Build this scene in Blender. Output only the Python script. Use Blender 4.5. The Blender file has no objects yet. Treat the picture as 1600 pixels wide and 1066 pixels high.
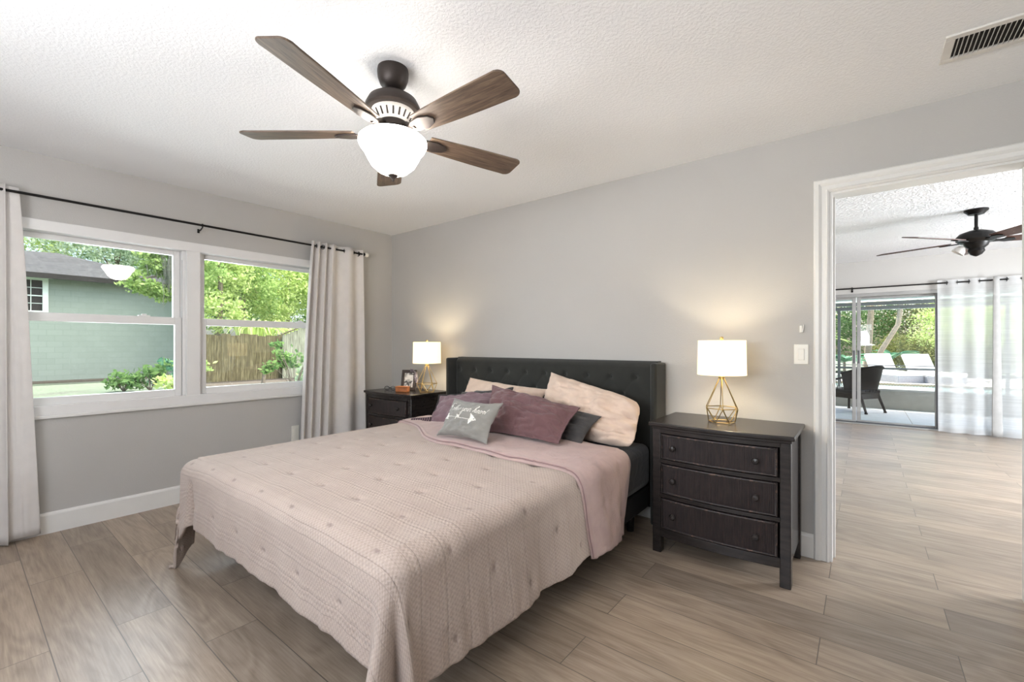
import bpy, bmesh, math, random
import numpy as np
from mathutils import Vector, Matrix, noise as mnoise

random.seed(7)
rng = np.random.default_rng(11)
SC = bpy.context.scene
COL = SC.collection
PI = math.pi

# ------------------------------------------------------------------ camera, sky, sun, exposure
cam_d = bpy.data.cameras.new('camera')
cam = bpy.data.objects.new('camera', cam_d)
COL.objects.link(cam)
cam.location = (4.1405, -3.0672, 1.2195)
cam.rotation_euler = (PI / 2, 0, 0.6694)
cam_d.sensor_fit = 'HORIZONTAL'
cam_d.sensor_width = 36.0
cam_d.lens = 36.0 * 694.8 / 1600.0
cam_d.shift_y = (538.7 - 533.0) / 1600.0
cam_d.clip_start = 0.05
cam_d.clip_end = 200
SC.camera = cam

SC.view_settings.view_transform = 'Standard'
SC.view_settings.look = 'None'
SC.view_settings.gamma = 1.0
SC.view_settings.use_curve_mapping = False
SC.view_settings.exposure = 0.60
SC.cycles.seed = 5
SC.cycles.sample_clamp_direct = 12.0
SC.cycles.sample_clamp_indirect = 10.0

W = bpy.data.worlds.new('sky')
SC.world = W
W.use_nodes = True
wn = W.node_tree
wn.nodes.clear()
w_out = wn.nodes.new('ShaderNodeOutputWorld')
w_bg = wn.nodes.new('ShaderNodeBackground')
w_sky = wn.nodes.new('ShaderNodeTexSky')
w_sky.sky_type = 'NISHITA'
w_sky.sun_disc = False
w_sky.sun_elevation = math.radians(52)
w_sky.sun_rotation = math.radians(60)
w_sky.air_density = 1.0
w_sky.dust_density = 4.0
w_bg.inputs['Strength'].default_value = 0.42
wn.links.new(w_sky.outputs[0], w_bg.inputs[0])
wn.links.new(w_bg.outputs[0], w_out.inputs[0])

sun_d = bpy.data.lights.new('sun', 'SUN')
sun_d.energy = 7.0
sun_d.angle = 0.02
sun_d.color = (1.0, 0.95, 0.86)
sun = bpy.data.objects.new('sun', sun_d)
COL.objects.link(sun)
sun.location = (10, 10, 20)
sun.rotation_euler = Vector((0.36, -0.22, -0.90)).to_track_quat('-Z', 'Y').to_euler()


def area_light(name, loc, direction, sx, sy, power, color, spread=180):
    d = bpy.data.lights.new(name, 'AREA')
    d.shape = 'RECTANGLE'
    d.size = sx
    d.size_y = sy
    d.energy = power
    d.color = color
    d.spread = math.radians(spread)
    o = bpy.data.objects.new(name, d)
    COL.objects.link(o)
    o.location = loc
    o.rotation_euler = Vector(direction).to_track_quat('-Z', 'Z').to_euler()
    return o


# daylight at the double window; fill lamps added at unseen back and side openings
area_light('fill_lamp_back_up', (3.15, -4.62, 1.40), (0.1, 1, 2.0), 2.4, 1.15, 84, (0.93, 0.96, 1.0))
area_light('fill_lamp_back_down', (3.15, -4.63, 1.50), (0.1, 1, -1.5), 2.4, 1.15, 30, (0.92, 0.96, 1.0))
area_light('daylight_bedroom_window', (-0.75, -1.88, 1.25), (1, 0, -0.35), 2.3, 1.2, 55, (0.90, 0.95, 1.0))
area_light('fill_lamp_far_room', (7.8, 2.7, 1.45), (-1, 0, 0.18), 2.6, 1.3, 415, (0.90, 0.95, 1.0))

# ------------------------------------------------------------------ material helpers


def lin(r, g, b):
    def f(c):
        c /= 255.0
        return c / 12.92 if c <= 0.04045 else ((c + 0.055) / 1.055) ** 2.4
    return (f(r), f(g), f(b), 1.0)


def new_mat(name):
    m = bpy.data.materials.new(name)
    m.use_nodes = True
    nt = m.node_tree
    p = nt.nodes['Principled BSDF']
    return m, nt, p


def coords(nt, kind='Object', scale=(1, 1, 1)):
    tc = nt.nodes.new('ShaderNodeTexCoord')
    mp = nt.nodes.new('ShaderNodeMapping')
    mp.inputs['Scale'].default_value = scale
    nt.links.new(tc.outputs[kind], mp.inputs[0])
    return mp.outputs[0]


def add_noise(nt, vec, scale, detail=4, rough=0.5, dist=0.0):
    n = nt.nodes.new('ShaderNodeTexNoise')
    n.inputs['Scale'].default_value = scale
    n.inputs['Detail'].default_value = detail
    n.inputs['Roughness'].default_value = rough
    n.inputs['Distortion'].default_value = dist
    nt.links.new(vec, n.inputs['Vector'])
    return n.outputs[0]


def ramp(nt, fac, stops):
    r = nt.nodes.new('ShaderNodeValToRGB')
    els = r.color_ramp.elements
    while len(els) < len(stops):
        els.new(0.5)
    for e, (pos, c) in zip(els, stops):
        e.position = pos
        e.color = c if len(c) == 4 else (*c, 1)
    nt.links.new(fac, r.inputs[0])
    return r.outputs[0]


def math_node(nt, op, a, b=None):
    n = nt.nodes.new('ShaderNodeMath')
    n.operation = op
    for i, v in enumerate((a, b)):
        if v is None:
            continue
        if isinstance(v, (int, float)):
            n.inputs[i].default_value = v
        else:
            nt.links.new(v, n.inputs[i])
    return n.outputs[0]


def mix_col(nt, fac, a, b, mode='MIX'):
    n = nt.nodes.new('ShaderNodeMix')
    n.data_type = 'RGBA'
    n.blend_type = mode
    for sock, v in ((n.inputs[0], fac), (n.inputs[6], a), (n.inputs[7], b)):
        if isinstance(v, (int, float)):
            sock.default_value = v
        elif isinstance(v, tuple):
            sock.default_value = v
        else:
            nt.links.new(v, sock)
    return n.outputs[2]


def bump(nt, p, height, strength=0.3, dist=0.01, normal=None):
    b = nt.nodes.new('ShaderNodeBump')
    b.inputs['Strength'].default_value = strength
    b.inputs['Distance'].default_value = dist
    nt.links.new(height, b.inputs['Height'])
    if normal is not None:
        nt.links.new(normal, b.inputs['Normal'])
    if p is not None:
        nt.links.new(b.outputs[0], p.inputs['Normal'])
    return b.outputs[0]


def simple(name, col, rough=0.6, metal=0.0, var=0.06, nscale=8.0, bmp=0.0, bscale=60.0, spec=0.5, sheen=0.0, bdist=0.004):
    """A plain surface with a slight mottling and, if asked, a fine relief."""
    m, nt, p = new_mat(name)
    v = coords(nt)
    n = add_noise(nt, v, nscale, 3)
    lo = tuple(c * (1 - var) for c in col[:3])
    hi = tuple(min(1, c * (1 + var)) for c in col[:3])
    c = ramp(nt, n, [(0.3, lo), (0.7, hi)])
    nt.links.new(c, p.inputs['Base Color'])
    p.inputs['Roughness'].default_value = rough
    p.inputs['Metallic'].default_value = metal
    p.inputs['Specular IOR Level'].default_value = spec
    if sheen:
        p.inputs['Sheen Weight'].default_value = sheen
        p.inputs['Sheen Roughness'].default_value = 0.5
    if bmp:
        h = add_noise(nt, v, bscale, 4, 0.6)
        bump(nt, p, h, bmp, bdist)
    return m


def fabric(name, col, rough=0.9, weave=900.0, strength=0.25, wrinkle=0.0, sheen=0.2, var=0.06):
    m, nt, p = new_mat(name)
    v = coords(nt)
    n = add_noise(nt, v, 14, 4)
    c = ramp(nt, n, [(0.3, tuple(x * (1 - var) for x in col[:3])), (0.7, tuple(min(1, x * (1 + var)) for x in col[:3]))])
    nt.links.new(c, p.inputs['Base Color'])
    p.inputs['Roughness'].default_value = rough
    p.inputs['Specular IOR Level'].default_value = 0.2
    p.inputs['Sheen Weight'].default_value = sheen
    h = add_noise(nt, v, weave, 2, 0.7)
    nrm = bump(nt, p, h, strength, 0.001)
    if wrinkle:
        h2 = add_noise(nt, coords(nt, 'Object', (1, 1, 1)), 11, 3, 0.5, 1.2)
        b = bump(nt, p, h2, wrinkle, 0.02, nrm)
    return m


MAT = {}


def build_materials():
    # walls
    m, nt, p = new_mat('wall_paint')
    v = coords(nt)
    h = add_noise(nt, v, 130, 3, 0.55)
    big = add_noise(nt, v, 1.5, 2)
    c = ramp(nt, big, [(0.3, lin(187, 184, 180)), (0.7, lin(191, 188, 184))])
    nt.links.new(c, p.inputs['Base Color'])
    p.inputs['Roughness'].default_value = 0.75
    p.inputs['Specular IOR Level'].default_value = 0.3
    bump(nt, p, h, 0.22, 0.004)
    MAT['wall'] = m
    # ceilings: a knocked down plaster relief
    for key, amt, sc in (('ceiling', 0.26, 75), ('ceiling_far', 0.75, 38)):
        m, nt, p = new_mat(key + '_plaster')
        v = coords(nt)
        h = add_noise(nt, v, sc, 4, 0.55, 0.4)
        hr = ramp(nt, h, [(0.42, (0, 0, 0)), (0.6, (1, 1, 1))])
        p.inputs['Base Color'].default_value = lin(245, 245, 246)
        p.inputs['Roughness'].default_value = 0.7 if key == 'ceiling' else 0.45
        p.inputs['Specular IOR Level'].default_value = 0.25 if key == 'ceiling' else 0.5
        bump(nt, p, hr, amt, 0.006 if key == 'ceiling' else 0.014)
        MAT[key] = m
    # wood-look plank tiles running along x
    m, nt, p = new_mat('plank_tile')
    tc = nt.nodes.new('ShaderNodeTexCoord')
    mp = nt.nodes.new('ShaderNodeMapping')
    mp.inputs['Location'].default_value = (0.53, 0.0, 0)
    nt.links.new(tc.outputs['Object'], mp.inputs[0])
    br = nt.nodes.new('ShaderNodeTexBrick')
    br.offset = 0.36
    br.offset_frequency = 2
    br.squash = 1.0
    br.inputs['Color1'].default_value = (0, 0, 0, 1)
    br.inputs['Color2'].default_value = (1, 1, 1, 1)
    br.inputs['Mortar'].default_value = (0.5, 0.5, 0.5, 1)
    br.inputs['Scale'].default_value = 1.0
    br.inputs['Mortar Size'].default_value = 0.0019
    br.inputs['Mortar Smooth'].default_value = 0.1
    br.inputs['Brick Width'].default_value = 1.2
    br.inputs['Row Height'].default_value = 0.2
    nt.links.new(mp.outputs[0], br.inputs['Vector'])
    sep = nt.nodes.new('ShaderNodeSeparateXYZ')
    nt.links.new(tc.outputs['Object'], sep.inputs[0])
    rnd = math_node(nt, 'MULTIPLY', br.outputs['Color'], 41.0)
    cmb = nt.nodes.new('ShaderNodeCombineXYZ')
    nt.links.new(math_node(nt, 'MULTIPLY', sep.outputs[0], 1.3), cmb.inputs[0])
    nt.links.new(math_node(nt, 'MULTIPLY', sep.outputs[1], 9.0), cmb.inputs[1])
    nt.links.new(rnd, cmb.inputs[2])
    g1 = add_noise(nt, cmb.outputs[0], 1.5, 6, 0.6, 0.7)
    cmb2 = nt.nodes.new('ShaderNodeCombineXYZ')
    nt.links.new(math_node(nt, 'MULTIPLY', sep.outputs[0], 3.0), cmb2.inputs[0])
    nt.links.new(math_node(nt, 'MULTIPLY', sep.outputs[1], 70.0), cmb2.inputs[1])
    nt.links.new(rnd, cmb2.inputs[2])
    g2 = add_noise(nt, cmb2.outputs[0], 2.0, 3, 0.6, 0.3)
    # cathedral figure: rings of a slow noise
    cmb3 = nt.nodes.new('ShaderNodeCombineXYZ')
    nt.links.new(math_node(nt, 'MULTIPLY', sep.outputs[0], 0.9), cmb3.inputs[0])
    nt.links.new(math_node(nt, 'MULTIPLY', sep.outputs[1], 5.0), cmb3.inputs[1])
    nt.links.new(rnd, cmb3.inputs[2])
    g3 = add_noise(nt, cmb3.outputs[0], 1.0, 2, 0.5, 0.6)
    rings = math_node(nt, 'FRACT', math_node(nt, 'MULTIPLY', g3, 9.0))
    rings = math_node(nt, 'ABSOLUTE', math_node(nt, 'SUBTRACT', rings, 0.5))
    grain = math_node(nt, 'ADD', math_node(nt, 'MULTIPLY', g1, 0.42), math_node(nt, 'MULTIPLY', g2, 0.40))
    grain = math_node(nt, 'ADD', grain, math_node(nt, 'MULTIPLY', rings, 0.24))
    c = ramp(nt, grain, [(0.24, lin(122, 107, 92)), (0.48, lin(160, 143, 126)), (0.70, lin(184, 168, 151))])
    tone = ramp(nt, br.outputs['Color'], [(0.0, (0.82, 0.82, 0.83)), (1.0, (1.10, 1.09, 1.07))])
    c = mix_col(nt, 1.0, c, tone, 'MULTIPLY')
    c = mix_col(nt, br.outputs['Fac'], c, lin(106, 96, 86))
    nt.links.new(c, p.inputs['Base Color'])
    p.inputs['Roughness'].default_value = 0.36
    p.inputs['Specular IOR Level'].default_value = 0.5
    hh = math_node(nt, 'SUBTRACT', math_node(nt, 'MULTIPLY', g2, 0.2), br.outputs['Fac'])
    bump(nt, p, hh, 0.25, 0.002)
    MAT['floor'] = m

    MAT['trim'] = simple('white_trim_paint', lin(228, 226, 222), 0.35, var=0.015)
    MAT['vinyl'] = simple('white_vinyl', lin(230, 228, 226), 0.35, var=0.015)
    MAT['black_metal'] = simple('black_metal', lin(30, 28, 27), 0.4, 0.6)
    MAT['bronze'] = simple('dark_bronze', lin(62, 54, 50), 0.45, 0.55, var=0.1)
    MAT['gold'] = simple('brushed_gold', lin(190, 165, 110), 0.28, 1.0)
    MAT['white_metal'] = simple('white_enamel', lin(222, 218, 212), 0.4)
    MAT['dark_void'] = simple('dark_duct', lin(30, 28, 26), 0.8)
    MAT['plate'] = simple('ivory_plastic', lin(232, 228, 218), 0.35, var=0.01)
    MAT['aluminium'] = simple('grey_aluminium', lin(160, 159, 157), 0.4, 0.3)
    MAT['aluminium_dark'] = simple('dark_gasket', lin(70, 72, 76), 0.5, 0.2)
    MAT['screen_frame'] = simple('screen_frame_paint', lin(112, 118, 122), 0.5, 0.2)
    MAT['headboard'] = fabric('charcoal_upholstery', lin(50, 50, 47), weave=520, strength=0.4)
    MAT['sheet'] = fabric('charcoal_sheet', lin(56, 53, 53), weave=900, strength=0.1, wrinkle=0.25)
    MAT['charcoal'] = fabric('charcoal_pillowcase', lin(74, 71, 70), weave=900, strength=0.1, wrinkle=0.4)
    MAT['mauve'] = fabric('mauve_pillowcase', lin(116, 86, 87), weave=900, strength=0.12, wrinkle=0.55)
    MAT['mauve_left'] = fabric('lilac_mauve_pillowcase', lin(128, 104, 109), weave=900, strength=0.12, wrinkle=0.55)
    MAT['cream'] = fabric('cream_pillowcase', lin(222, 198, 180), weave=120, strength=0.5, wrinkle=0.35)
    MAT['cushion'] = fabric('grey_cushion_linen', lin(142, 139, 133), weave=600, strength=0.3, wrinkle=0.2)
    MAT['piping'] = fabric('dark_piping', lin(46, 42, 44))
    MAT['band'] = fabric('rose_comforter_backing', lin(186, 161, 155), weave=700, strength=0.12, wrinkle=0.35)
    MAT['band_seam'] = fabric('mauve_hem_seam', lin(152, 124, 124), weave=700, strength=0.12)
    MAT['curtain'] = fabric('grey_curtain', lin(218, 213, 209), weave=800, strength=0.15, sheen=0.1, var=0.03)
    MAT['sheer_tail'] = fabric('grey_sheer_edge', lin(176, 175, 173), weave=800, strength=0.15)
    MAT['silver_print'] = simple('silver_foil_print', lin(238, 234, 226), 0.35, 0.2, var=0.02)
    MAT['photo_frame'] = simple('dark_frame_wood', lin(52, 42, 38), 0.45, var=0.15)
    MAT['leather'] = simple('tan_leather', lin(170, 104, 58), 0.5, var=0.2, nscale=30, bmp=0.2)
    MAT['glasses'] = simple('black_acetate', lin(30, 28, 28), 0.3)
    MAT['rubber'] = simple('dark_rubber', lin(34, 32, 32), 0.7)
    MAT['wicker'] = simple('dark_wicker', lin(24, 19, 18), 0.7, spec=0.15, var=0.35, nscale=90, bmp=0.8, bscale=140)
    MAT['wicker_grey'] = simple('grey_wicker', lin(150, 148, 152), 0.7, var=0.3, nscale=60)
    MAT['outdoor_cushion'] = simple('white_outdoor_cushion', lin(240, 238, 234), 0.8)
    MAT['concrete'] = simple('pale_lanai_tile', lin(196, 200, 206), 0.6, var=0.06)
    MAT['deck'] = simple('pool_deck_concrete', lin(214, 208, 200), 0.8, var=0.08)
    MAT['stucco'] = simple('grey_stucco', lin(150, 146, 140), 0.85, bmp=0.3, bscale=90)
    MAT['white_roof'] = simple('white_roof_pan', lin(240, 240, 240), 0.5)
    MAT['house_trim'] = simple('pale_house_trim', lin(200, 212, 206), 0.6)
    MAT['bark'] = simple('grey_bark', lin(128, 116, 104), 0.9, var=0.35, nscale=12, bmp=0.8, bscale=20, bdist=0.03)
    MAT['pale_trunk'] = simple('pale_trunk', lin(150, 136, 118), 0.8, var=0.2, nscale=14)
    MAT['moss'] = simple('spanish_moss', lin(104, 110, 98), 0.95, var=0.2)
    MAT['soil'] = simple('mulch', lin(82, 74, 64), 0.95, var=0.35, nscale=26)
    MAT['walnut_blade'] = None

    # comforter: gauze with cross ribs, written on its own cloth coordinates (metres)
    m, nt, p = new_mat('blush_gauze')
    uv = nt.nodes.new('ShaderNodeTexCoord').outputs['UV']
    sep = nt.nodes.new('ShaderNodeSeparateXYZ')
    nt.links.new(uv, sep.inputs[0])
    wob = add_noise(nt, uv, 7.0, 2)
    t = math_node(nt, 'ADD', sep.outputs[1], math_node(nt, 'MULTIPLY', wob, 0.006))
    rib = math_node(nt, 'SINE', math_node(nt, 'MULTIPLY', t, 2 * PI / 0.021))
    grp = math_node(nt, 'SINE', math_node(nt, 'MULTIPLY', t, 2 * PI / 0.105))
    cross = math_node(nt, 'SINE', math_node(nt, 'MULTIPLY', sep.outputs[0], 2 * PI / 0.017))
    waffle = math_node(nt, 'MULTIPLY', rib, cross)
    fine = add_noise(nt, uv, 260, 3, 0.7)
    amp = math_node(nt, 'ADD', math_node(nt, 'MULTIPLY', grp, 0.14), 0.17)
    h = math_node(nt, 'ADD', math_node(nt, 'MULTIPLY', rib, amp), math_node(nt, 'MULTIPLY', waffle, amp))
    h = math_node(nt, 'ADD', h, math_node(nt, 'MULTIPLY', fine, 1.0))
    h = math_node(nt, 'ADD', h, math_node(nt, 'MULTIPLY', grp, 0.2))
    # pulled thread lines in pairs across the cloth
    ln = math_node(nt, 'MULTIPLY', ramp(nt, math_node(nt, 'ABSOLUTE', math_node(nt, 'SINE', math_node(nt, 'MULTIPLY', t, PI / 0.035))), [(0.0, (1, 1, 1)), (0.16, (0, 0, 0))]),
                   ramp(nt, math_node(nt, 'ADD', math_node(nt, 'MULTIPLY', grp, 0.5), 0.5), [(0.25, (0.45, 0.45, 0.45)), (0.8, (1, 1, 1))]))
    h = math_node(nt, 'SUBTRACT', h, math_node(nt, 'MULTIPLY', ln, 0.7))
    crk = add_noise(nt, uv, 34, 4, 0.6, 0.8)
    h = math_node(nt, 'ADD', h, math_node(nt, 'MULTIPLY', crk, 1.3))
    big = add_noise(nt, uv, 5, 4, 0.6)
    c = ramp(nt, big, [(0.3, lin(190, 172, 160)), (0.7, lin(200, 183, 171))])
    thread = ramp(nt, math_node(nt, 'ADD', math_node(nt, 'MULTIPLY', waffle, 0.22), fine), [(0.2, (0.78, 0.76, 0.75)), (0.8, (1.06, 1.06, 1.06))])
    c = mix_col(nt, 1.0, c, thread, 'MULTIPLY')
    c = mix_col(nt, math_node(nt, 'MULTIPLY', ln, 0.35), c, lin(132, 112, 104))
    # knotted tufts in a staggered grid
    rr = math_node(nt, 'ROUND', math_node(nt, 'DIVIDE', math_node(nt, 'ADD', sep.outputs[1], 2.25), 0.21))
    dt_ = math_node(nt, 'SUBTRACT', math_node(nt, 'ADD', sep.outputs[1], 2.25), math_node(nt, 'MULTIPLY', rr, 0.21))
    odd = math_node(nt, 'ABSOLUTE', math_node(nt, 'MODULO', rr, 2.0))
    us = math_node(nt, 'DIVIDE', math_node(nt, 'SUBTRACT', sep.outputs[0], math_node(nt, 'MULTIPLY', odd, 0.14)), 0.28)
    ds_ = math_node(nt, 'MULTIPLY', math_node(nt, 'SUBTRACT', us, math_node(nt, 'ROUND', us)), 0.14)
    dist = math_node(nt, 'SQRT', math_node(nt, 'ADD', math_node(nt, 'MULTIPLY', ds_, ds_), math_node(nt, 'MULTIPLY', dt_, dt_)))
    dist = math_node(nt, 'ADD', dist, math_node(nt, 'MULTIPLY', crk, 0.006))
    knot = ramp(nt, dist, [(0.006, (0.55, 0.55, 0.55)), (0.014, (0, 0, 0))])
    c = mix_col(nt, knot, c, lin(118, 98, 92))
    nt.links.new(c, p.inputs['Base Color'])
    p.inputs['Roughness'].default_value = 0.92
    p.inputs['Specular IOR Level'].default_value = 0.15
    p.inputs['Sheen Weight'].default_value = 0.2
    bump(nt, p, h, 0.7, 0.004)
    MAT['comforter'] = m

    # painted, worn black-brown dresser wood
    m, nt, p = new_mat('black_brown_wood')
    v = coords(nt, 'Object', (3, 3, 14))
    n = add_noise(nt, v, 4, 5, 0.6)
    c = ramp(nt, n, [(0.35, lin(36, 32, 31)), (0.65, lin(48, 42, 40))])
    nt.links.new(c, p.inputs['Base Color'])
    p.inputs['Roughness'].default_value = 0.27
    MAT['dresser'] = m
    m, nt, p = new_mat('worn_dresser_edge')
    v = coords(nt, 'Object')
    n = add_noise(nt, v, 45, 4, 0.7)
    c = ramp(nt, n, [(0.55, lin(50, 43, 41)), (0.72, lin(128, 100, 84))])
    nt.links.new(c, p.inputs['Base Color'])
    p.inputs['Roughness'].default_value = 0.5
    MAT['dresser_edge'] = m
    # reeded drawer front: narrow vertical grooves in the wood, along the local x
    m, nt, p = new_mat('reeded_drawer_wood')
    tcn = nt.nodes.new('ShaderNodeTexCoord')
    sp = nt.nodes.new('ShaderNodeSeparateXYZ')
    nt.links.new(tcn.outputs['Object'], sp.inputs[0])
    wv = math_node(nt, 'SINE', math_node(nt, 'MULTIPLY', sp.outputs[0], 2 * PI / 0.008))
    n = add_noise(nt, coords(nt, 'Object', (40, 40, 6)), 2.2, 4, 0.6)
    c = ramp(nt, n, [(0.35, lin(34, 28, 28)), (0.6, lin(48, 38, 37)), (0.78, lin(64, 46, 41))])
    nt.links.new(c, p.inputs['Base Color'])
    p.inputs['Roughness'].default_value = 0.45
    bump(nt, p, wv, 0.5, 0.002)
    MAT['dresser_reed'] = m

    # fan blade: weathered oak, grain along the blade's local x
    for key, a, b, cc in (('blade', (62, 50, 41), (98, 80, 66), (128, 108, 90)), ('blade_far', (58, 40, 34), (76, 50, 40), (92, 62, 48))):
        m, nt, p = new_mat(key + '_wood')
        v = coords(nt, 'Object', (2.2, 30, 30))
        n = add_noise(nt, v, 3.0, 6, 0.65, 0.8)
        c = ramp(nt, n, [(0.3, lin(*a)), (0.52, lin(*b)), (0.72, lin(*cc))])
        nt.links.new(c, p.inputs['Base Color'])
        p.inputs['Roughness'].default_value = 0.5
        bump(nt, p, n, 0.15, 0.002)
        MAT[key] = m

    # lit lamp glass and shades (they give off light)
    m, nt, p = new_mat('lit_frosted_glass')
    p.inputs['Base Color'].default_value = (0.95, 0.93, 0.9, 1)
    p.inputs['Roughness'].default_value = 0.35
    p.inputs['Emission Color'].default_value = (1.0, 0.975, 0.94, 1)
    p.inputs['Emission Strength'].default_value = 17.5
    tr = nt.nodes.new('ShaderNodeBsdfTranslucent')
    tr.inputs[0].default_value = (1, 0.97, 0.92, 1)
    mx = nt.nodes.new('ShaderNodeMixShader')
    mx.inputs[0].default_value = 0.5
    nt.links.new(p.outputs[0], mx.inputs[1])
    nt.links.new(tr.outputs[0], mx.inputs[2])
    nt.links.new(mx.outputs[0], nt.nodes['Material Output'].inputs[0])
    MAT['bowl'] = m
    m, nt, p = new_mat('lit_linen_shade')
    v = coords(nt)
    n = add_noise(nt, v, 300, 2)
    p.inputs['Base Color'].default_value = lin(238, 230, 210)
    p.inputs['Roughness'].default_value = 0.9
    p.inputs['Emission Color'].default_value = (1.0, 0.84, 0.52, 1)
    p.inputs['Emission Strength'].default_value = 0.95
    bump(nt, p, n, 0.1, 0.001)
    tr = nt.nodes.new('ShaderNodeBsdfTranslucent')
    tr.inputs[0].default_value = (0.9, 0.76, 0.52, 1)
    mx = nt.nodes.new('ShaderNodeMixShader')
    mx.inputs[0].default_value = 0.22
    nt.links.new(p.outputs[0], mx.inputs[1])
    nt.links.new(tr.outputs[0], mx.inputs[2])
    nt.links.new(mx.outputs[0], nt.nodes['Material Output'].inputs[0])
    MAT['shade'] = m
    m, nt, p = new_mat('lit_bulb')
    p.inputs['Emission Color'].default_value = (1, 0.85, 0.6, 1)
    p.inputs['Emission Strength'].default_value = 150
    MAT['bulb'] = m
    m, nt, p = new_mat('lit_fan_bulb')
    p.inputs['Emission Color'].default_value = (1, 0.95, 0.87, 1)
    p.inputs['Emission Strength'].default_value = 20
    MAT['fan_bulb'] = m

    # window glass: clear with the mirror share of glass
    m, nt, p = new_mat('clear_glass')
    nt.nodes.remove(p)
    tp = nt.nodes.new('ShaderNodeBsdfTransparent')
    tp.inputs[0].default_value = (0.96, 0.985, 0.975, 1)
    gl = nt.nodes.new('ShaderNodeBsdfGlossy')
    gl.inputs['Roughness'].default_value = 0.0
    fr = nt.nodes.new('ShaderNodeFresnel')
    fr.inputs[0].default_value = 1.5
    mx = nt.nodes.new('ShaderNodeMixShader')
    nt.links.new(fr.outputs[0], mx.inputs[0])
    nt.links.new(tp.outputs[0], mx.inputs[1])
    nt.links.new(gl.outputs[0], mx.inputs[2])
    nt.links.new(mx.outputs[0], nt.nodes['Material Output'].inputs[0])
    MAT['glass'] = m
    # insect-screen free sheer curtain
    m, nt, p = new_mat('white_sheer')
    p.inputs['Base Color'].default_value = (0.88, 0.88, 0.88, 1)
    p.inputs['Roughness'].default_value = 0.9
    tr = nt.nodes.new('ShaderNodeBsdfTranslucent')
    tr.inputs[0].default_value = (0.9, 0.9, 0.9, 1)
    tp = nt.nodes.new('ShaderNodeBsdfTransparent')
    m1 = nt.nodes.new('ShaderNodeMixShader')
    m1.inputs[0].default_value = 0.55
    nt.links.new(p.outputs[0], m1.inputs[1])
    nt.links.new(tr.outputs[0], m1.inputs[2])
    m2 = nt.nodes.new('ShaderNodeMixShader')
    wv = add_noise(nt, coords(nt, 'Object', (0.4, 0.4, 40)), 2.0, 3)
    fac = ramp(nt, wv, [(0.3, (0.20, 0.20, 0.20)), (0.7, (0.34, 0.34, 0.34))])
    nt.links.new(fac, m2.inputs[0])
    nt.links.new(m1.outputs[0], m2.inputs[1])
    nt.links.new(tp.outputs[0], m2.inputs[2])
    nt.links.new(m2.outputs[0], nt.nodes['Material Output'].inputs[0])
    MAT['sheer'] = m

    # neighbour's painted block wall
    m, nt, p = new_mat('painted_block')
    tcn = nt.nodes.new('ShaderNodeTexCoord')
    sp = nt.nodes.new('ShaderNodeSeparateXYZ')
    nt.links.new(tcn.outputs['Object'], sp.inputs[0])
    cb = nt.nodes.new('ShaderNodeCombineXYZ')
    nt.links.new(sp.outputs[1], cb.inputs[0])
    nt.links.new(sp.outputs[2], cb.inputs[1])
    br = nt.nodes.new('ShaderNodeTexBrick')
    br.inputs['Color1'].default_value = lin(128, 140, 132)
    br.inputs['Color2'].default_value = lin(132, 144, 136)
    br.inputs['Mortar'].default_value = lin(118, 131, 123)
    br.inputs['Scale'].default_value = 1
    br.inputs['Mortar Size'].default_value = 0.006
    br.inputs['Brick Width'].default_value = 0.4
    br.inputs['Row Height'].default_value = 0.2
    nt.links.new(cb.outputs[0], br.inputs['Vector'])
    nt.links.new(br.outputs['Color'], p.inputs['Base Color'])
    p.inputs['Roughness'].default_value = 0.85
    MAT['block'] = m
    m, nt, p = new_mat('grey_shingle')
    br = nt.nodes.new('ShaderNodeTexBrick')
    br.inputs['Color1'].default_value = lin(52, 52, 55)
    br.inputs['Color2'].default_value = lin(68, 68, 69)
    br.inputs['Mortar'].default_value = lin(41, 41, 43)
    br.inputs['Scale'].default_value = 1
    br.inputs['Mortar Size'].default_value = 0.01
    br.inputs['Brick Width'].default_value = 0.3
    br.inputs['Row Height'].default_value = 0.14
    v = coords(nt, 'Object')
    nt.links.new(v, br.inputs['Vector'])
    c = mix_col(nt, 0.4, br.outputs['Color'], ramp(nt, add_noise(nt, v, 6, 4), [(0.3, lin(40, 40, 44)), (0.7, lin(84, 84, 86))]))
    nt.links.new(c, p.inputs['Base Color'])
    p.inputs['Roughness'].default_value = 0.95
    MAT['shingle'] = m
    m, nt, p = new_mat('weathered_fence')
    v = coords(nt, 'Object', (1, 7, 0.8))
    n = add_noise(nt, v, 3, 5, 0.6)
    c = ramp(nt, n, [(0.3, lin(66, 60, 40)), (0.55, lin(104, 98, 70)), (0.75, lin(146, 140, 108))])
    nt.links.new(c, p.inputs['Base Color'])
    p.inputs['Roughness'].default_value = 0.9
    MAT['fence'] = m
    m, nt, p = new_mat('grey_fence')
    v = coords(nt, 'Object', (1, 7, 0.8))
    n = add_noise(nt, v, 3, 5, 0.6)
    c = ramp(nt, n, [(0.3, lin(100, 102, 86)), (0.7, lin(164, 168, 148))])
    nt.links.new(c, p.inputs['Base Color'])
    p.inputs['Roughness'].default_value = 0.9
    MAT['fence_grey'] = m
    # lawn with dry leaf litter
    m, nt, p = new_mat('lawn')
    v = coords(nt, 'Object')
    n1 = add_noise(nt, v, 0.55, 3)
    n2 = add_noise(nt, v, 14, 5, 0.7)
    g = ramp(nt, n2, [(0.3, lin(78, 90, 70)), (0.7, lin(130, 142, 120))])
    d = ramp(nt, n2, [(0.3, lin(70, 72, 60)), (0.7, lin(120, 126, 110))])
    c = mix_col(nt, ramp(nt, n1, [(0.52, (0, 0, 0)), (0.64, (1, 1, 1))]), g, d)
    nt.links.new(c, p.inputs['Base Color'])
    p.inputs['Roughness'].default_value = 0.95
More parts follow.
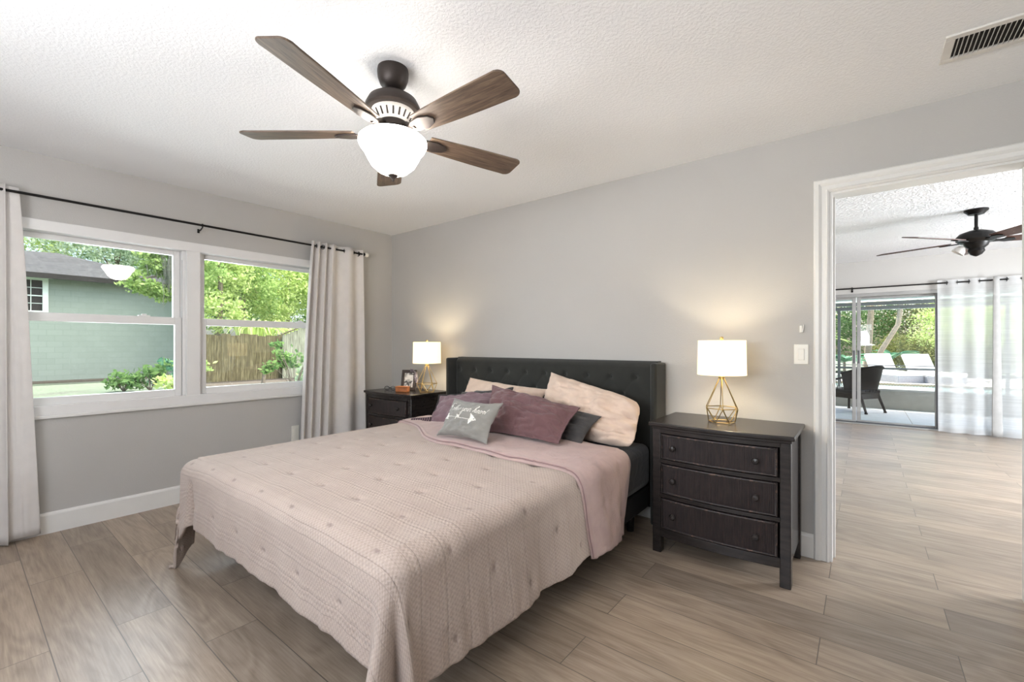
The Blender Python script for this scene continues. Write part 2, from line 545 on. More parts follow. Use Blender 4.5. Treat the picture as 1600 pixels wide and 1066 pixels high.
    bump(nt, p, n2, 0.6, 0.03)
    MAT['lawn'] = m
    # pool
    m, nt, p = new_mat('pool_water')
    n = add_noise(nt, coords(nt), 3, 3)
    c = ramp(nt, n, [(0.35, lin(150, 205, 205)), (0.65, lin(205, 232, 230))])
    nt.links.new(c, p.inputs['Base Color'])
    p.inputs['Roughness'].default_value = 0.08
    bump(nt, p, n, 0.15, 0.02)
    MAT['water'] = m
    m, nt, p = new_mat('pool_tile_band')
    v = coords(nt, 'Object')
    br = nt.nodes.new('ShaderNodeTexChecker')
    br.inputs['Scale'].default_value = 30
    br.inputs['Color1'].default_value = lin(150, 118, 92)
    br.inputs['Color2'].default_value = lin(180, 154, 130)
    nt.links.new(v, br.inputs['Vector'])
    nt.links.new(br.outputs[0], p.inputs['Base Color'])
    MAT['pool_tile'] = m
    m, nt, p = new_mat('photo_print')
    v = coords(nt, 'Object', (1, 1, 1.0))
    n = add_noise(nt, v, 16, 3, 0.6, 0.8)
    c = ramp(nt, n, [(0.38, lin(70, 70, 72)), (0.5, lin(190, 190, 192)), (0.7, lin(226, 226, 226))])
    nt.links.new(c, p.inputs['Base Color'])
    p.inputs['Roughness'].default_value = 0.25
    MAT['photo'] = m
    m, nt, p = new_mat('patterned_ribbon')
    v = coords(nt, 'Object')
    n = add_noise(nt, v, 70, 2)
    c = ramp(nt, n, [(0.4, lin(58, 50, 58)), (0.5, lin(120, 112, 128)), (0.6, lin(196, 190, 196)), (0.66, lin(80, 60, 64))])
    nt.links.new(c, p.inputs['Base Color'])
    MAT['ribbon'] = m
    m, nt, p = new_mat('striped_ruffle')
    sp = nt.nodes.new('ShaderNodeSeparateXYZ')
    nt.links.new(nt.nodes.new('ShaderNodeTexCoord').outputs['Object'], sp.inputs[0])
    wv = math_node(nt, 'SINE', math_node(nt, 'MULTIPLY', math_node(nt, 'ADD', sp.outputs[0], math_node(nt, 'MULTIPLY', sp.outputs[1], 0.4)), 2 * PI / 0.024))
    c = ramp(nt, wv, [(0.3, lin(52, 40, 46)), (0.7, lin(140, 110, 114))])
    nt.links.new(c, p.inputs['Base Color'])
    p.inputs['Roughness'].default_value = 0.9
    MAT['ruffle'] = m
    for key, a, b in (('leaf_yellow', (168, 194, 104), (232, 242, 178)), ('leaf_mid', (122, 156, 84), (192, 214, 140)),
                      ('leaf_dark', (70, 104, 58), (130, 160, 94)), ('leaf_grey', (150, 174, 144), (210, 224, 196)),
                      ('leaf_deep', (78, 114, 66), (146, 178, 110)), ('leaf_blue', (70, 122, 96), (130, 172, 142)),
                      ('leaf_straw', (170, 150, 112), (222, 204, 172)), ('leaf_olive', (92, 104, 58), (160, 160, 100))):
        m, nt, p = new_mat(key)
        nt.nodes.remove(p)
        geo = nt.nodes.new('ShaderNodeNewGeometry')
        c = ramp(nt, geo.outputs['Random Per Island'], [(0.0, lin(*a)), (1.0, lin(*b))])
        di = nt.nodes.new('ShaderNodeBsdfDiffuse')
        tr = nt.nodes.new('ShaderNodeBsdfTranslucent')
        nt.links.new(c, di.inputs[0])
        nt.links.new(c, tr.inputs[0])
        mx = nt.nodes.new('ShaderNodeMixShader')
        mx.inputs[0].default_value = 0.4
        nt.links.new(di.outputs[0], mx.inputs[1])
        nt.links.new(tr.outputs[0], mx.inputs[2])
        nt.links.new(mx.outputs[0], nt.nodes['Material Output'].inputs[0])
        MAT[key] = m


build_materials()

# ------------------------------------------------------------------ mesh helpers


class MB:
    def __init__(s):
        s.v, s.f, s.uv = [], [], None

    def box(s, x0, y0, z0, x1, y1, z1, M=None):
        b = len(s.v)
        pts = [(x0, y0, z0), (x1, y0, z0), (x1, y1, z0), (x0, y1, z0), (x0, y0, z1), (x1, y0, z1), (x1, y1, z1), (x0, y1, z1)]
        if M is not None:
            pts = [tuple(M @ Vector(p)) for p in pts]
        s.v += pts
        s.f += [tuple(b + i for i in q) for q in ((0, 3, 2, 1), (4, 5, 6, 7), (0, 1, 5, 4), (1, 2, 6, 5), (2, 3, 7, 6), (3, 0, 4, 7))]
        return s

    def lathe(s, prof, cx=0, cy=0, seg=32, M=None, closed=False):
        b = len(s.v)
        n = len(prof)
        for k in range(seg):
            a = 2 * PI * k / seg
            for r, z in prof:
                p = Vector((cx + r * math.cos(a), cy + r * math.sin(a), z))
                s.v.append(tuple(M @ p) if M is not None else tuple(p))
        for k in range(seg):
            k2 = (k + 1) % seg
            for i in range(n - 1):
                s.f.append((b + k * n + i, b + k2 * n + i, b + k2 * n + i + 1, b + k * n + i + 1))
            if closed:
                s.f.append((b + k * n + n - 1, b + k2 * n + n - 1, b + k2 * n, b + k * n))
        if not closed:
            if prof[0][0] > 1e-6:
                s.f.append(tuple(b + k * n for k in reversed(range(seg))))
            if prof[-1][0] > 1e-6:
                s.f.append(tuple(b + k * n + n - 1 for k in range(seg)))
        return s

    def tube(s, pts, r, seg=8, cyclic=False, r1=None):
        pts = [Vector(p) for p in pts]
        n = len(pts)
        b = len(s.v)
        prev = None
        for i, p in enumerate(pts):
            if cyclic:
                t = (pts[(i + 1) % n] - pts[i - 1]).normalized()
            else:
                t = (pts[min(i + 1, n - 1)] - pts[max(i - 1, 0)]).normalized()
            if prev is None:
                a = t.orthogonal().normalized()
            else:
                a = prev - t * prev.dot(t)
                a = a.normalized() if a.length > 1e-6 else t.orthogonal().normalized()
            prev = a
            c = t.cross(a)
            rr = r if r1 is None else r + (r1 - r) * i / max(1, n - 1)
            for k in range(seg):
                q = 2 * PI * k / seg
                s.v.append(tuple(p + (a * math.cos(q) + c * math.sin(q)) * rr))
        for i in range(n if cyclic else n - 1):
            j = (i + 1) % n
            for k in range(seg):
                k2 = (k + 1) % seg
                s.f.append((b + i * seg + k, b + i * seg + k2, b + j * seg + k2, b + j * seg + k))
        if not cyclic:
            s.f.append(tuple(b + k for k in reversed(range(seg))))
            s.f.append(tuple(b + (n - 1) * seg + k for k in range(seg)))
        return s

    def prism(s, outline, z0, z1, M=None):
        """outline in (x, y), extruded from z0 to z1, then moved by M."""
        b = len(s.v)
        n = len(outline)
        for z in (z0, z1):
            for x, y in outline:
                p = Vector((x, y, z))
                s.v.append(tuple(M @ p) if M is not None else tuple(p))
        s.f.append(tuple(b + i for i in reversed(range(n))))
        s.f.append(tuple(b + n + i for i in range(n)))
        for i in range(n):
            j = (i + 1) % n
            s.f.append((b + i, b + j, b + n + j, b + n + i))
        return s

    def grid(s, fn, nu, nv, uvfn=None):
        b = len(s.v)
        for i in range(nu + 1):
            for j in range(nv + 1):
                s.v.append(tuple(fn(i / nu, j / nv)))
                if uvfn:
                    if s.uv is None:
                        s.uv = []
                    s.uv.append(uvfn(i / nu, j / nv))
        w = nv + 1
        for i in range(nu):
            for j in range(nv):
                s.f.append((b + i * w + j, b + (i + 1) * w + j, b + (i + 1) * w + j + 1, b + i * w + j + 1))
        return s


def obj(name, mb, mat, parent=None, smooth=40, bevel=0.0, solid=0.0, subsurf=0, offset=-1.0, seg=2):
    """One mesh object. Coordinates are the room's; the origin goes to the thing's base or to its parent's."""
    me = bpy.data.meshes.new(name)
    me.from_pydata([tuple(map(float, v)) for v in mb.v], [], mb.f)
    bm = bmesh.new()
    bm.from_mesh(me)
    bmesh.ops.recalc_face_normals(bm, faces=bm.faces)
    if mb.uv is not None:
        lay = bm.loops.layers.uv.new('UVMap')
        bm.verts.ensure_lookup_table()
        for f in bm.faces:
            for l in f.loops:
                l[lay].uv = mb.uv[l.vert.index]
    if smooth:
        lim = math.radians(smooth)
        for f in bm.faces:
            f.smooth = True
        for e in bm.edges:
            if len(e.link_faces) == 2 and e.calc_face_angle(0) > lim:
                e.smooth = False
    bm.to_mesh(me)
    bm.free()
    me.materials.append(MAT[mat] if isinstance(mat, str) else mat)
    o = bpy.data.objects.new(name, me)
    COL.objects.link(o)
    if parent is not None:
        base = parent['_org'] if '_org' in parent else (0, 0, 0)
        base = Vector(base)
        o.parent = parent
        o['_org'] = tuple(base)
    else:
        xs = np.array([v.co[:] for v in me.vertices])
        lo, hi = xs.min(0), xs.max(0)
        base = Vector(((lo[0] + hi[0]) / 2, (lo[1] + hi[1]) / 2, lo[2]))
        o['_org'] = tuple(base)
        o.location = base
    me.transform(Matrix.Translation(-base))
    if solid:
        md = o.modifiers.new('thickness', 'SOLIDIFY')
        md.thickness = solid
        md.offset = offset
    if bevel:
        md = o.modifiers.new('edge', 'BEVEL')
        md.width = bevel
        md.segments = seg
        md.limit_method = 'ANGLE'
        md.angle_limit = math.radians(35)
        md.harden_normals = False
    if subsurf:
        md = o.modifiers.new('sub', 'SUBSURF')
        md.levels = subsurf
        md.render_levels = subsurf
    return o


def tag(o, label, cat, group=None, kind=None):
    o['label'] = label
    o['category'] = cat
    if group:
        o['group'] = group
    if kind:
        o['kind'] = kind
    return o


def thing(name, label, cat, loc, group=None):
    o = bpy.data.objects.new(name, None)
    COL.objects.link(o)
    o.location = loc
    o.empty_display_size = 0.1
    o['_org'] = tuple(loc)
    return tag(o, label, cat, group)


def struct(name, mb, mat, label, cat, **kw):
    o = obj(name, mb, mat, None, **kw)
    return tag(o, label, cat, None, 'structure')


def copy_tree(o, parent=None):
    c = o.copy()
    COL.objects.link(c)
    c.parent = parent
    for ch in list(o.children):
        copy_tree(ch, c)
    return c


def nz(x, y, z=0.0):
    return mnoise.noise(Vector((x, y, z)))


def sstep(a, b, x):
    t = min(1, max(0, (x - a) / (b - a)))
    return t * t * (3 - 2 * t)


# ------------------------------------------------------------------ the setting
H = 2.44
HF = 2.49            # the far room's ceiling
XE, YB = 5.7, -4.4   # unseen walls of the bedroom
FX0, FX1, FY = 1.7, 7.6, 5.58
T = 0.12
DX0, DX1, DZ = 3.99, 4.755, 2.075
WY0, WY1, WZ0, WZ1 = -3.02, -0.76, 0.775, 1.99


def wall_strips(mb, u0, u1, z0, z1, holes, put):
    """A wall spanning u0..u1 with rectangular holes [(u0, u1, z0, z1)]."""
    cuts = sorted({u0, u1, *[h[0] for h in holes], *[h[1] for h in holes]})
    for a, b in zip(cuts, cuts[1:]):
        m = (a + b) / 2
        hs = [h for h in holes if h[0] < m < h[1]]
        if not hs:
            put(a, b, z0, z1)
        for h in hs:
            if h[2] > z0:
                put(a, b, z0, h[2])
            if h[3] < z1:
                put(a, b, h[3], z1)


m = MB().box(-0.2, YB - T, -0.15, XE + T, 0.06, 0).box(FX0 - T, 0.06, -0.15, FX1 + T, FY + 0.1, 0)
struct('floor', m, 'floor', 'wood-look plank tile floor running through both rooms', 'floor')
m = MB().box(-0.2, YB - T, H, XE + T, T / 2, H + 0.14)
struct('ceiling', m, 'ceiling', 'white textured bedroom ceiling above the bed', 'ceiling')
m = MB().box(FX0 - T, T / 2, HF, FX1 + T, FY + 0.16, HF + 0.09)
struct('ceiling_far', m, 'ceiling_far', 'white textured ceiling of the room beyond the doorway', 'ceiling')

m = MB()
wall_strips(m, YB - T, 0, 0, H, [(WY0, WY1, WZ0, WZ1)], lambda a, b, c, d: m.box(-0.2, a, c, 0, b, d))
struct('wall_left', m, 'wall', 'grey painted wall with the double window', 'wall')
m = MB()
wall_strips(m, -0.2, FX1 + T, 0, HF, [(DX0, DX1, 0, DZ)], lambda a, b, c, d: m.box(a, 0, c, b, T, d))
struct('wall_right', m, 'wall', 'grey painted wall behind the bed, with the open doorway', 'wall')
m = MB()
wall_strips(m, -0.2, XE + T, 0, H, [(1.95, 4.35, 0.85, 2.05)], lambda a, b, c, d: m.box(a, YB - T, c, b, YB, d))  # opening added to let the back fill lamps shine in
struct('wall_behind', m, 'wall', 'grey painted bedroom wall facing the bed', 'wall')
m = MB().box(XE, YB, 0, XE + T, 0, H)
struct('wall_opposite', m, 'wall', 'grey painted bedroom wall facing the window', 'wall')
SX0, SX1, SZ = 2.75, 6.9, 2.0
m = MB()
wall_strips(m, FX0 - T, FX1 + T, 0, HF, [(SX0, SX1, 0, SZ)], lambda a, b, c, d: m.box(a, FY, c, b, FY + 0.15, d))
struct('wall_far', m, 'wall', 'grey wall of the far room around the sliding glass door', 'wall')
m = MB().box(FX0 - T, T, 0, FX0, FY, HF)
struct('wall_far_left', m, 'wall', 'left side wall of the far room', 'wall')
m = MB()
wall_strips(m, T, FY, 0, HF, [(1.3, 4.1, 0.8, 2.15)], lambda a, b, c, d: m.box(FX1, a, c, FX1 + T, b, d))  # opening added for the far room's fill lamp
struct('wall_far_right', m, 'wall', 'right side wall of the far room', 'wall')
m = MB().box(-1.0, YB - 0.8, 2.63, 8.6, FY + 0.2, 2.78)
struct('roof', m, 'shingle', 'flat roof deck over the house', 'roof')

# baseboards
m = MB()
prof = [(0, 0), (0.016, 0), (0.016, 0.118), (0.012, 0.127), (0.005, 0.134), (0, 0.134)]
m.prism(prof, YB, -0.0, Matrix(((1, 0, 0, 0), (0, 0, 1, 0), (0, 1, 0, 0), (0, 0, 0, 1))))
struct('baseboard_left', m, 'trim', 'white baseboard under the window', 'baseboard', smooth=0)
m = MB()
Mx = Matrix(((0, 0, 1, 0), (-1, 0, 0, 0), (0, 1, 0, 0), (0, 0, 0, 1)))
m.prism(prof, 0.016, DX0 - 0.072, Mx)
m.prism(prof, DX1 + 0.072, XE, Mx)
struct('baseboard_right', m, 'trim', 'white baseboard along the bed wall', 'baseboard', smooth=0)
m = MB()
m.prism(prof, FX0, SX0 - 0.02, Matrix.Translation((0, FY, 0)) @ Mx)
m.prism(prof, SX1 + 0.02, FX1, Matrix.Translation((0, FY, 0)) @ Mx)
struct('baseboard_far', m, 'trim', 'white baseboard of the far room', 'baseboard', smooth=0)

# door casing with a stepped profile, and the jamb lining
cp = [(0, 0), (0, 0.012), (0.010, 0.020), (0.016, 0.014), (0.036, 0.014), (0.042, 0.020), (0.050, 0.024), (0.066, 0.024), (0.074, 0.016), (0.074, 0)]


def casing(mb, x0, x1, z1, yface, sgn):
    """mitred casing around an opening; (a, d): a = distance outwards from the opening, d = depth off the wall."""
    path = [(x0, 0.0, -1, 0), (x0, z1, -1, 1), (x1, z1, 1, 1), (x1, 0.0, 1, 0)]
    n = len(cp)
    b = len(mb.v)
    for x, z, ox, oz in path:
        for a, d in cp:
            mb.v.append((x + ox * a, yface + sgn * d, z + oz * a))
    for i in range(3):
        for k in range(n):
            k2 = (k + 1) % n
            mb.f.append((b + i * n + k, b + i * n + k2, b + (i + 1) * n + k2, b + (i + 1) * n + k))
    mb.f.append(tuple(b + k for k in range(n)))
    mb.f.append(tuple(b + 3 * n + k for k in range(n)))


m = MB()
casing(m, DX0, DX1, DZ, 0.0, -1)
casing(m, DX0, DX1, DZ, T, 1)
tr1 = struct('trim_1', m, 'trim', 'white moulded casing around the open doorway', 'door casing', smooth=25)
m = MB().box(DX0 - 0.002, -0.001, 0, DX0 + 0.012, T + 0.001, DZ - 0.012).box(DX1 - 0.012, -0.001, 0, DX1 + 0.002, T + 0.001, DZ - 0.012).box(DX0 - 0.002, -0.001, DZ - 0.012, DX1 + 0.002, T + 0.001, DZ + 0.002)
m.box(DX0 + 0.012, 0.075, 0, DX0 + 0.022, 0.11, DZ - 0.012).box(DX1 - 0.022, 0.075, 0, DX1 - 0.012, 0.11, DZ - 0.012)
struct('trim_2', m, 'trim', 'white jamb lining inside the doorway', 'door jamb', smooth=0)
m = MB().box(DX0 + 0.0125, 0.03, 0.93, DX0 + 0.0155, 0.055, 1.0)
obj('strike_plate', m, 'white_metal', tr1)

# ------------------------------------------------------------------ the double window
m = MB()
tw = 0.03
for (y0, y1, z0, z1) in ((WY0 - tw, WY1 + tw, WZ1 - 0.04, WZ1 + tw), (WY0 - tw, WY0 + 0.04, WZ0, WZ1), (WY1 - 0.04, WY1 + tw, WZ0, WZ1)):
    m.box(-0.02, y0, z0, 0.018, y1, z1)
m.box(-0.02, WY0 - tw, WZ0 - 0.015, 0.016, WY1 + tw, WZ0 + 0.05)
m.box(-0.02, -1.925, WZ0, 0.014, -1.835, WZ1)
struct('trim_3', m, 'vinyl', 'white trim around the double window', 'window trim', bevel=0.003)
m = MB().box(-0.03, WY0 - 0.05, WZ0 - 0.034, 0.024, WY1 + 0.05, WZ0 - 0.014)
struct('trim_4', m, 'trim', 'thin white sill lip under the double window', 'window sill', bevel=0.004)


def window_unit(name, y0, y1, gy0, gy1, label):
    """double-hung unit between y0..y1 whose glass shows between gy0..gy1."""
    fz0, fz1 = WZ0, WZ1
    f = MB()
    f.box(-0.13, y0, fz0, -0.02, y0 + 0.03, fz1).box(-0.13, y1 - 0.03, fz0, -0.02, y1, fz1)
    f.box(-0.13, y0, fz1 - 0.04, -0.02, y1, fz1).box(-0.13, y0, fz0, -0.02, y1, fz0 + 0.045)
    o = obj(name, f, 'vinyl', None, bevel=0.003)
    tag(o, label, 'window', None, 'structure')
    lo = MB()   # lower sash, nearer the room
    lo.box(-0.065, y0 + 0.031, 0.822, -0.03, gy0, 1.43).box(-0.065, gy1, 0.822, -0.03, y1 - 0.031, 1.43)
    lo.box(-0.065, gy0, 0.822, -0.03, gy1, 0.875).box(-0.065, gy0, 1.373, -0.026, gy1, 1.43)
    s = obj('lower_sash', lo, 'vinyl', o, bevel=0.003)
    obj('glass_pane', MB().box(-0.050, gy0 - 0.004, 0.871, -0.046, gy1 + 0.004, 1.377), 'glass', s)
    obj('sash_lock', MB().box(-0.058, gy1 - 0.22, 1.43, -0.03, gy1 - 0.15, 1.438).box(-0.05, gy1 - 0.2, 1.438, -0.036, gy1 - 0.17, 1.448), 'vinyl', s, bevel=0.002)
    up = MB()
    up.box(-0.105, y0 + 0.031, 1.39, -0.07, gy0, 1.95).box(-0.105, gy1, 1.39, -0.07, y1 - 0.031, 1.95)
    up.box(-0.105, gy0, 1.915, -0.07, gy1, 1.95).box(-0.105, gy0, 1.385, -0.07, gy1, 1.43)
    s2 = obj('upper_sash', up, 'vinyl', o, bevel=0.003)
    obj('glass_pane', MB().box(-0.090, gy0 - 0.004, 1.426, -0.086, gy1 + 0.004, 1.919), 'glass', s2)
    tr = MB().box(-0.028, y1 - 0.0312, 0.83, -0.0262, y1 - 0.0298, 1.88).box(-0.028, y0 + 0.0298, 0.83, -0.0262, y0 + 0.0312, 1.88)
    obj('sash_track', tr, 'aluminium_dark', o)
    return o


window_unit('window_1', -3.02, -1.915, -2.96, -1.99, 'left double-hung window facing the neighbour house')
window_unit('window_2', -1.845, -0.76, -1.782, -0.83, 'right double-hung window facing the fence and trees')
# frames of two unseen windows, added as openings for the fill lamps
m = MB()
for a in ((1.95, 0.85, 2.01, 2.05), (4.29, 0.85, 4.35, 2.05), (2.01, 0.85, 4.29, 0.91), (2.01, 1.99, 4.29, 2.05), (3.12, 0.91, 3.18, 1.99)):
    m.box(a[0], YB - 0.08, a[1], a[2], YB - 0.03, a[3])
o = struct('added_back_window', m, 'vinyl', 'added unseen white window in the bedroom wall facing the bed', 'window', bevel=0.003)
m = MB()
for a in ((1.3, 0.8, 1.36, 2.15), (4.04, 0.8, 4.1, 2.15), (1.36, 0.8, 4.04, 0.86), (1.36, 2.09, 4.04, 2.15), (2.67, 0.86, 2.73, 2.09)):
    m.box(FX1 + 0.03, a[0], a[1], FX1 + 0.08, a[2], a[3])
struct('added_side_window', m, 'vinyl', 'added unseen white window in the right side wall of the far room', 'window', bevel=0.003)  # unseen window, added around the far room's fill opening

# ------------------------------------------------------------------ curtain rod and curtains of the bedroom
RX, RZ = 0.095, 2.150
rod = thing('curtain_rod', 'thin black curtain rod above the double bedroom window', 'curtain rod', (RX, -1.85, RZ))
obj('rod', MB().tube([(RX, -3.35, RZ), (RX, -0.42, RZ)], 0.0085, 10), 'black_metal', rod)
for y in (-1.845, -3.30, -0.47):
    mb = MB().tube([(0.006, y, RZ - 0.03), (0.05, y, RZ - 0.03), (RX, y, RZ - 0.016), (RX, y, RZ + 0.012)], 0.005, 8)
    mb.box(0.0, y - 0.007, RZ - 0.045, 0.006, y + 0.007, RZ - 0.015)
    obj('bracket', mb, 'black_metal', rod)
Mr = Matrix.Translation((RX, -0.42, RZ)) @ Matrix.Rotation(-PI / 2, 4, 'X')
obj('end_collar', MB().lathe([(0, -0.006), (0.016, -0.006), (0.018, 0.004), (0.014, 0.012), (0, 0.014)], seg=20, M=Mr), 'black_metal', rod)
obj('finial', MB().lathe([(0, 0.013), (0.012, 0.014), (0.022, 0.026), (0.024, 0.038), (0.016, 0.052), (0, 0.056)], seg=16, M=Mr), 'plate', rod)


def curtain_mesh(mb, y_top, y_bot, z0, z1, folds, amp_t, amp_b, xc, nu=220, nv=40, phase=0.0, belly=0.0):
    """folds: list of (share of width, relief); a hanging cloth between y_top=(a,b) and y_bot=(a,b)."""
    def fn(u, v):
        yt = y_top[0] + (y_top[1] - y_top[0]) * u
        yb = y_bot[0] + (y_bot[1] - y_bot[0]) * u
        w = v ** 0.8
        y = yt + (yb - yt) * w
        a = amp_t + (amp_b - amp_t) * v
        ph = folds(u) + phase
        x = xc + a * math.sin(ph) + 0.006 * nz(u * 9, v * 2.0, 3.1) * v
        y += 0.25 * a * math.cos(ph * 2.0) * 0.4 + 0.01 * nz(u * 4, v * 1.5, 9.0)
        z = z1 + (z0 - z1) * v
        if v == 0:
            z += 0.0
        return (x, y, z)
    mb.grid(fn, nu, nv)
    return mb


def grommets(parent, spots, x, z, r=0.021, axis='Y'):
    for (gx, gy, ang) in spots:
        M_ = Matrix.Translation((gx, gy, z)) @ Matrix.Rotation(ang, 4, 'Z') @ Matrix.Rotation(PI / 2, 4, 'X')
        obj('grommet', MB().lathe([(r * 0.72, -0.003), (r, -0.002), (r, 0.002), (r * 0.72, 0.003)], seg=20, M=M_, closed=True), 'black_metal', parent)


# right curtain: tight pleats on its window side, two wide folds towards the corner
mb = MB()


def foldsR(u):
    return 2 * PI * (3.3 * min(u, 0.38) / 0.38 + max(0, u - 0.38) / 0.62 * 1.75)


curtain_mesh(mb, (-0.975, -0.435), (-1.10, -0.405), 0.02, 2.19, foldsR, 0.030, 0.040, RX + 0.002)
cr = obj('curtain', mb, 'curtain', None, smooth=80, solid=0.004)
tag(cr, 'pale grey curtain hanging in the corner beside the far nightstand', 'curtain', 'bedroom curtains')
grommets(cr, [(RX, -0.745, 0.9), (RX, -0.635, -0.9), (RX, -0.545, 0.9), (RX, -0.475, -0.9), (RX, -0.86, 0.7), (RX, -0.92, -0.7)], RX, RZ)

mb = MB()


def foldsL(u):
    return 2 * PI * 3.4 * u


curtain_mesh(mb, (-3.32, -2.865), (-3.42, -2.855), 0.012, 2.185, foldsL, 0.034, 0.042, RX + 0.012, phase=-2.45)
cl = obj('curtain', mb, 'curtain', None, smooth=80, solid=0.004)
tag(cl, 'pale grey curtain at the left edge, pushed to the end of the rod', 'curtain', 'bedroom curtains')
mb = MB()
curtain_mesh(mb, (-2.885, -2.805), (-2.885, -2.715), 0.03, 2.18, lambda u: 2.2 * u + 0.2, 0.022, 0.016, 0.062, nu=30, nv=40)
obj('back_fold', mb, 'curtain', cl, smooth=80, solid=0.004)

# ------------------------------------------------------------------ bed: headboard, base, mattress
BX0, BX1 = 1.085, 3.075
BXC = 2.11
bed = thing('bed_frame', 'charcoal upholstered wingback bed frame with button-tufted headboard', 'bed', (BXC, -1.1, 0))
btn = []
HBX0, HBX1, HBZ = BX0 + 0.035, BX1 - 0.035, 1.105
nb = 10
for i in range(nb):
    btn.append((1.176 + (2.893 - 1.176) * i / (nb - 1), 0.99))
for i in range(nb - 1):
    btn.append((1.176 + (2.893 - 1.176) * (i + 0.5) / (nb - 1), 0.872))
for i in range(nb):
    btn.append((1.176 + (2.893 - 1.176) * i / (nb - 1), 0.755))


def hb_front(x, z):
    y = -0.118
    dx = min(x - HBX0, HBX1 - x)
    y += 0.03 * (1 - min(1, max(0, dx) / 0.03)) ** 2
    dz = HBZ - z
    y += 0.045 * (1 - min(1, max(0, dz) / 0.045)) ** 2
    for bx, bz in btn:
        d2 = (x - bx) ** 2 + (z - bz) ** 2
        if d2 < 0.01:
            y += 0.018 * math.exp(-d2 / 0.0004) + 0.006 * math.exp(-d2 / 0.003)
    # creases running from button to button
    for bx, bz in btn:
        if bz > 0.95 or bz > 0.8:
            for sx in (-1, 1):
                px, pz = bx, bz
                qx, qz = bx + sx * 0.0954, bz - 0.118
                if qx < HBX0 + 0.03 or qx > HBX1 - 0.03:
                    continue
                t = ((x - px) * (qx - px) + (z - pz) * (qz - pz)) / ((qx - px) ** 2 + (qz - pz) ** 2)
                if 0 <= t <= 1:
                    d = abs((x - px) * (qz - pz) - (z - pz) * (qx - px)) / math.hypot(qx - px, qz - pz)
                    if d < 0.02:
                        y += 0.0022 * math.exp(-(d / 0.007) ** 2)
    return y


mb = MB().grid(lambda u, v: (HBX0 + (HBX1 - HBX0) * u, hb_front(HBX0 + (HBX1 - HBX0) * u, 0.35 + (HBZ - 0.35) * v), 0.35 + (HBZ - 0.35) * v), 240, 90)
mb.box(HBX0, -0.073, 0.1, HBX1, -0.012, HBZ)
hb = obj('headboard', mb, 'headboard', bed, smooth=70)
for bx, bz in btn:
    Mb_ = Matrix.Translation((bx, hb_front(bx, bz) + 0.001, bz)) @ Matrix.Rotation(PI / 2, 4, 'X')
    obj('button', MB().lathe([(0, 0.009), (0.006, 0.0085), (0.011, 0.005), (0.0125, 0.0), (0.0, -0.001)], seg=12, M=Mb_), 'headboard', hb)
for x0, x1 in ((BX0, BX0 + 0.042), (BX1 - 0.042, BX1)):
    obj('headboard_wing', MB().box(x0, -0.205, 0.03, x1, -0.012, 1.098), 'headboard', bed, bevel=0.016, seg=4)
mb = MB().box(1.21, -2.04, 0.15, 1.25, -0.2, 0.289).box(2.99, -2.04, 0.15, 3.03, -0.2, 0.289).box(1.21, -2.08, 0.15, 3.03, -2.04, 0.289)
mb.box(1.24, -2.05, 0.255, 3.0, -0.209, 0.285)
obj('side_rail', mb, 'rubber', bed, bevel=0.012)
for x, y in ((1.45, -1.75), (2.77, -1.75), (1.30, -0.3), (2.94, -0.3), (2.11, -1.2)):
    obj('leg', MB().lathe([(0, 0), (0.022, 0), (0.030, 0.16), (0, 0.16)], x, y, 16), 'rubber', bed)

ZT = 0.57
mb = MB()


def rbox(mb, x0, y0, z0, x1, y1, z1, r, nu=40, nv=40, pw=6.0):
    cx, cy, cz = (x0 + x1) / 2, (y0 + y1) / 2, (z0 + z1) / 2
    mb.box(x0, y0, z0, x1, y1, z1)


rbox(mb, 1.165, -2.17, 0.29, 3.045, -0.208, ZT, 0.05)
mt = obj('mattress', mb, 'sheet', None, bevel=0.05, seg=5)
tag(mt, 'king mattress under a dark charcoal fitted sheet', 'mattress')

# ------------------------------------------------------------------ comforter
CW, CL, CR = 0.965, -2.285, 0.075     # half width, foot line, edge radius
ZC = 0.607
S_SIDE, S_FOOT = 0.445, 0.365


def tuft(s, t):
    """small gathered dents in a staggered grid over the cloth."""
    h = 0.0
    row = round((t + 2.25) / 0.21)
    for r_ in (row - 1, row, row + 1):
        tt = -2.25 + r_ * 0.21
        off = 0.14 if r_ % 2 else 0.0
        k = round((s - off) / 0.28)
        ss = off + k * 0.28
        d2 = ((s - ss) / 1.5) ** 2 + (t - tt) ** 2
        h -= 0.011 * math.exp(-d2 / 0.00022)
        h -= 0.004 * math.exp(-d2 / 0.0022)
    return h


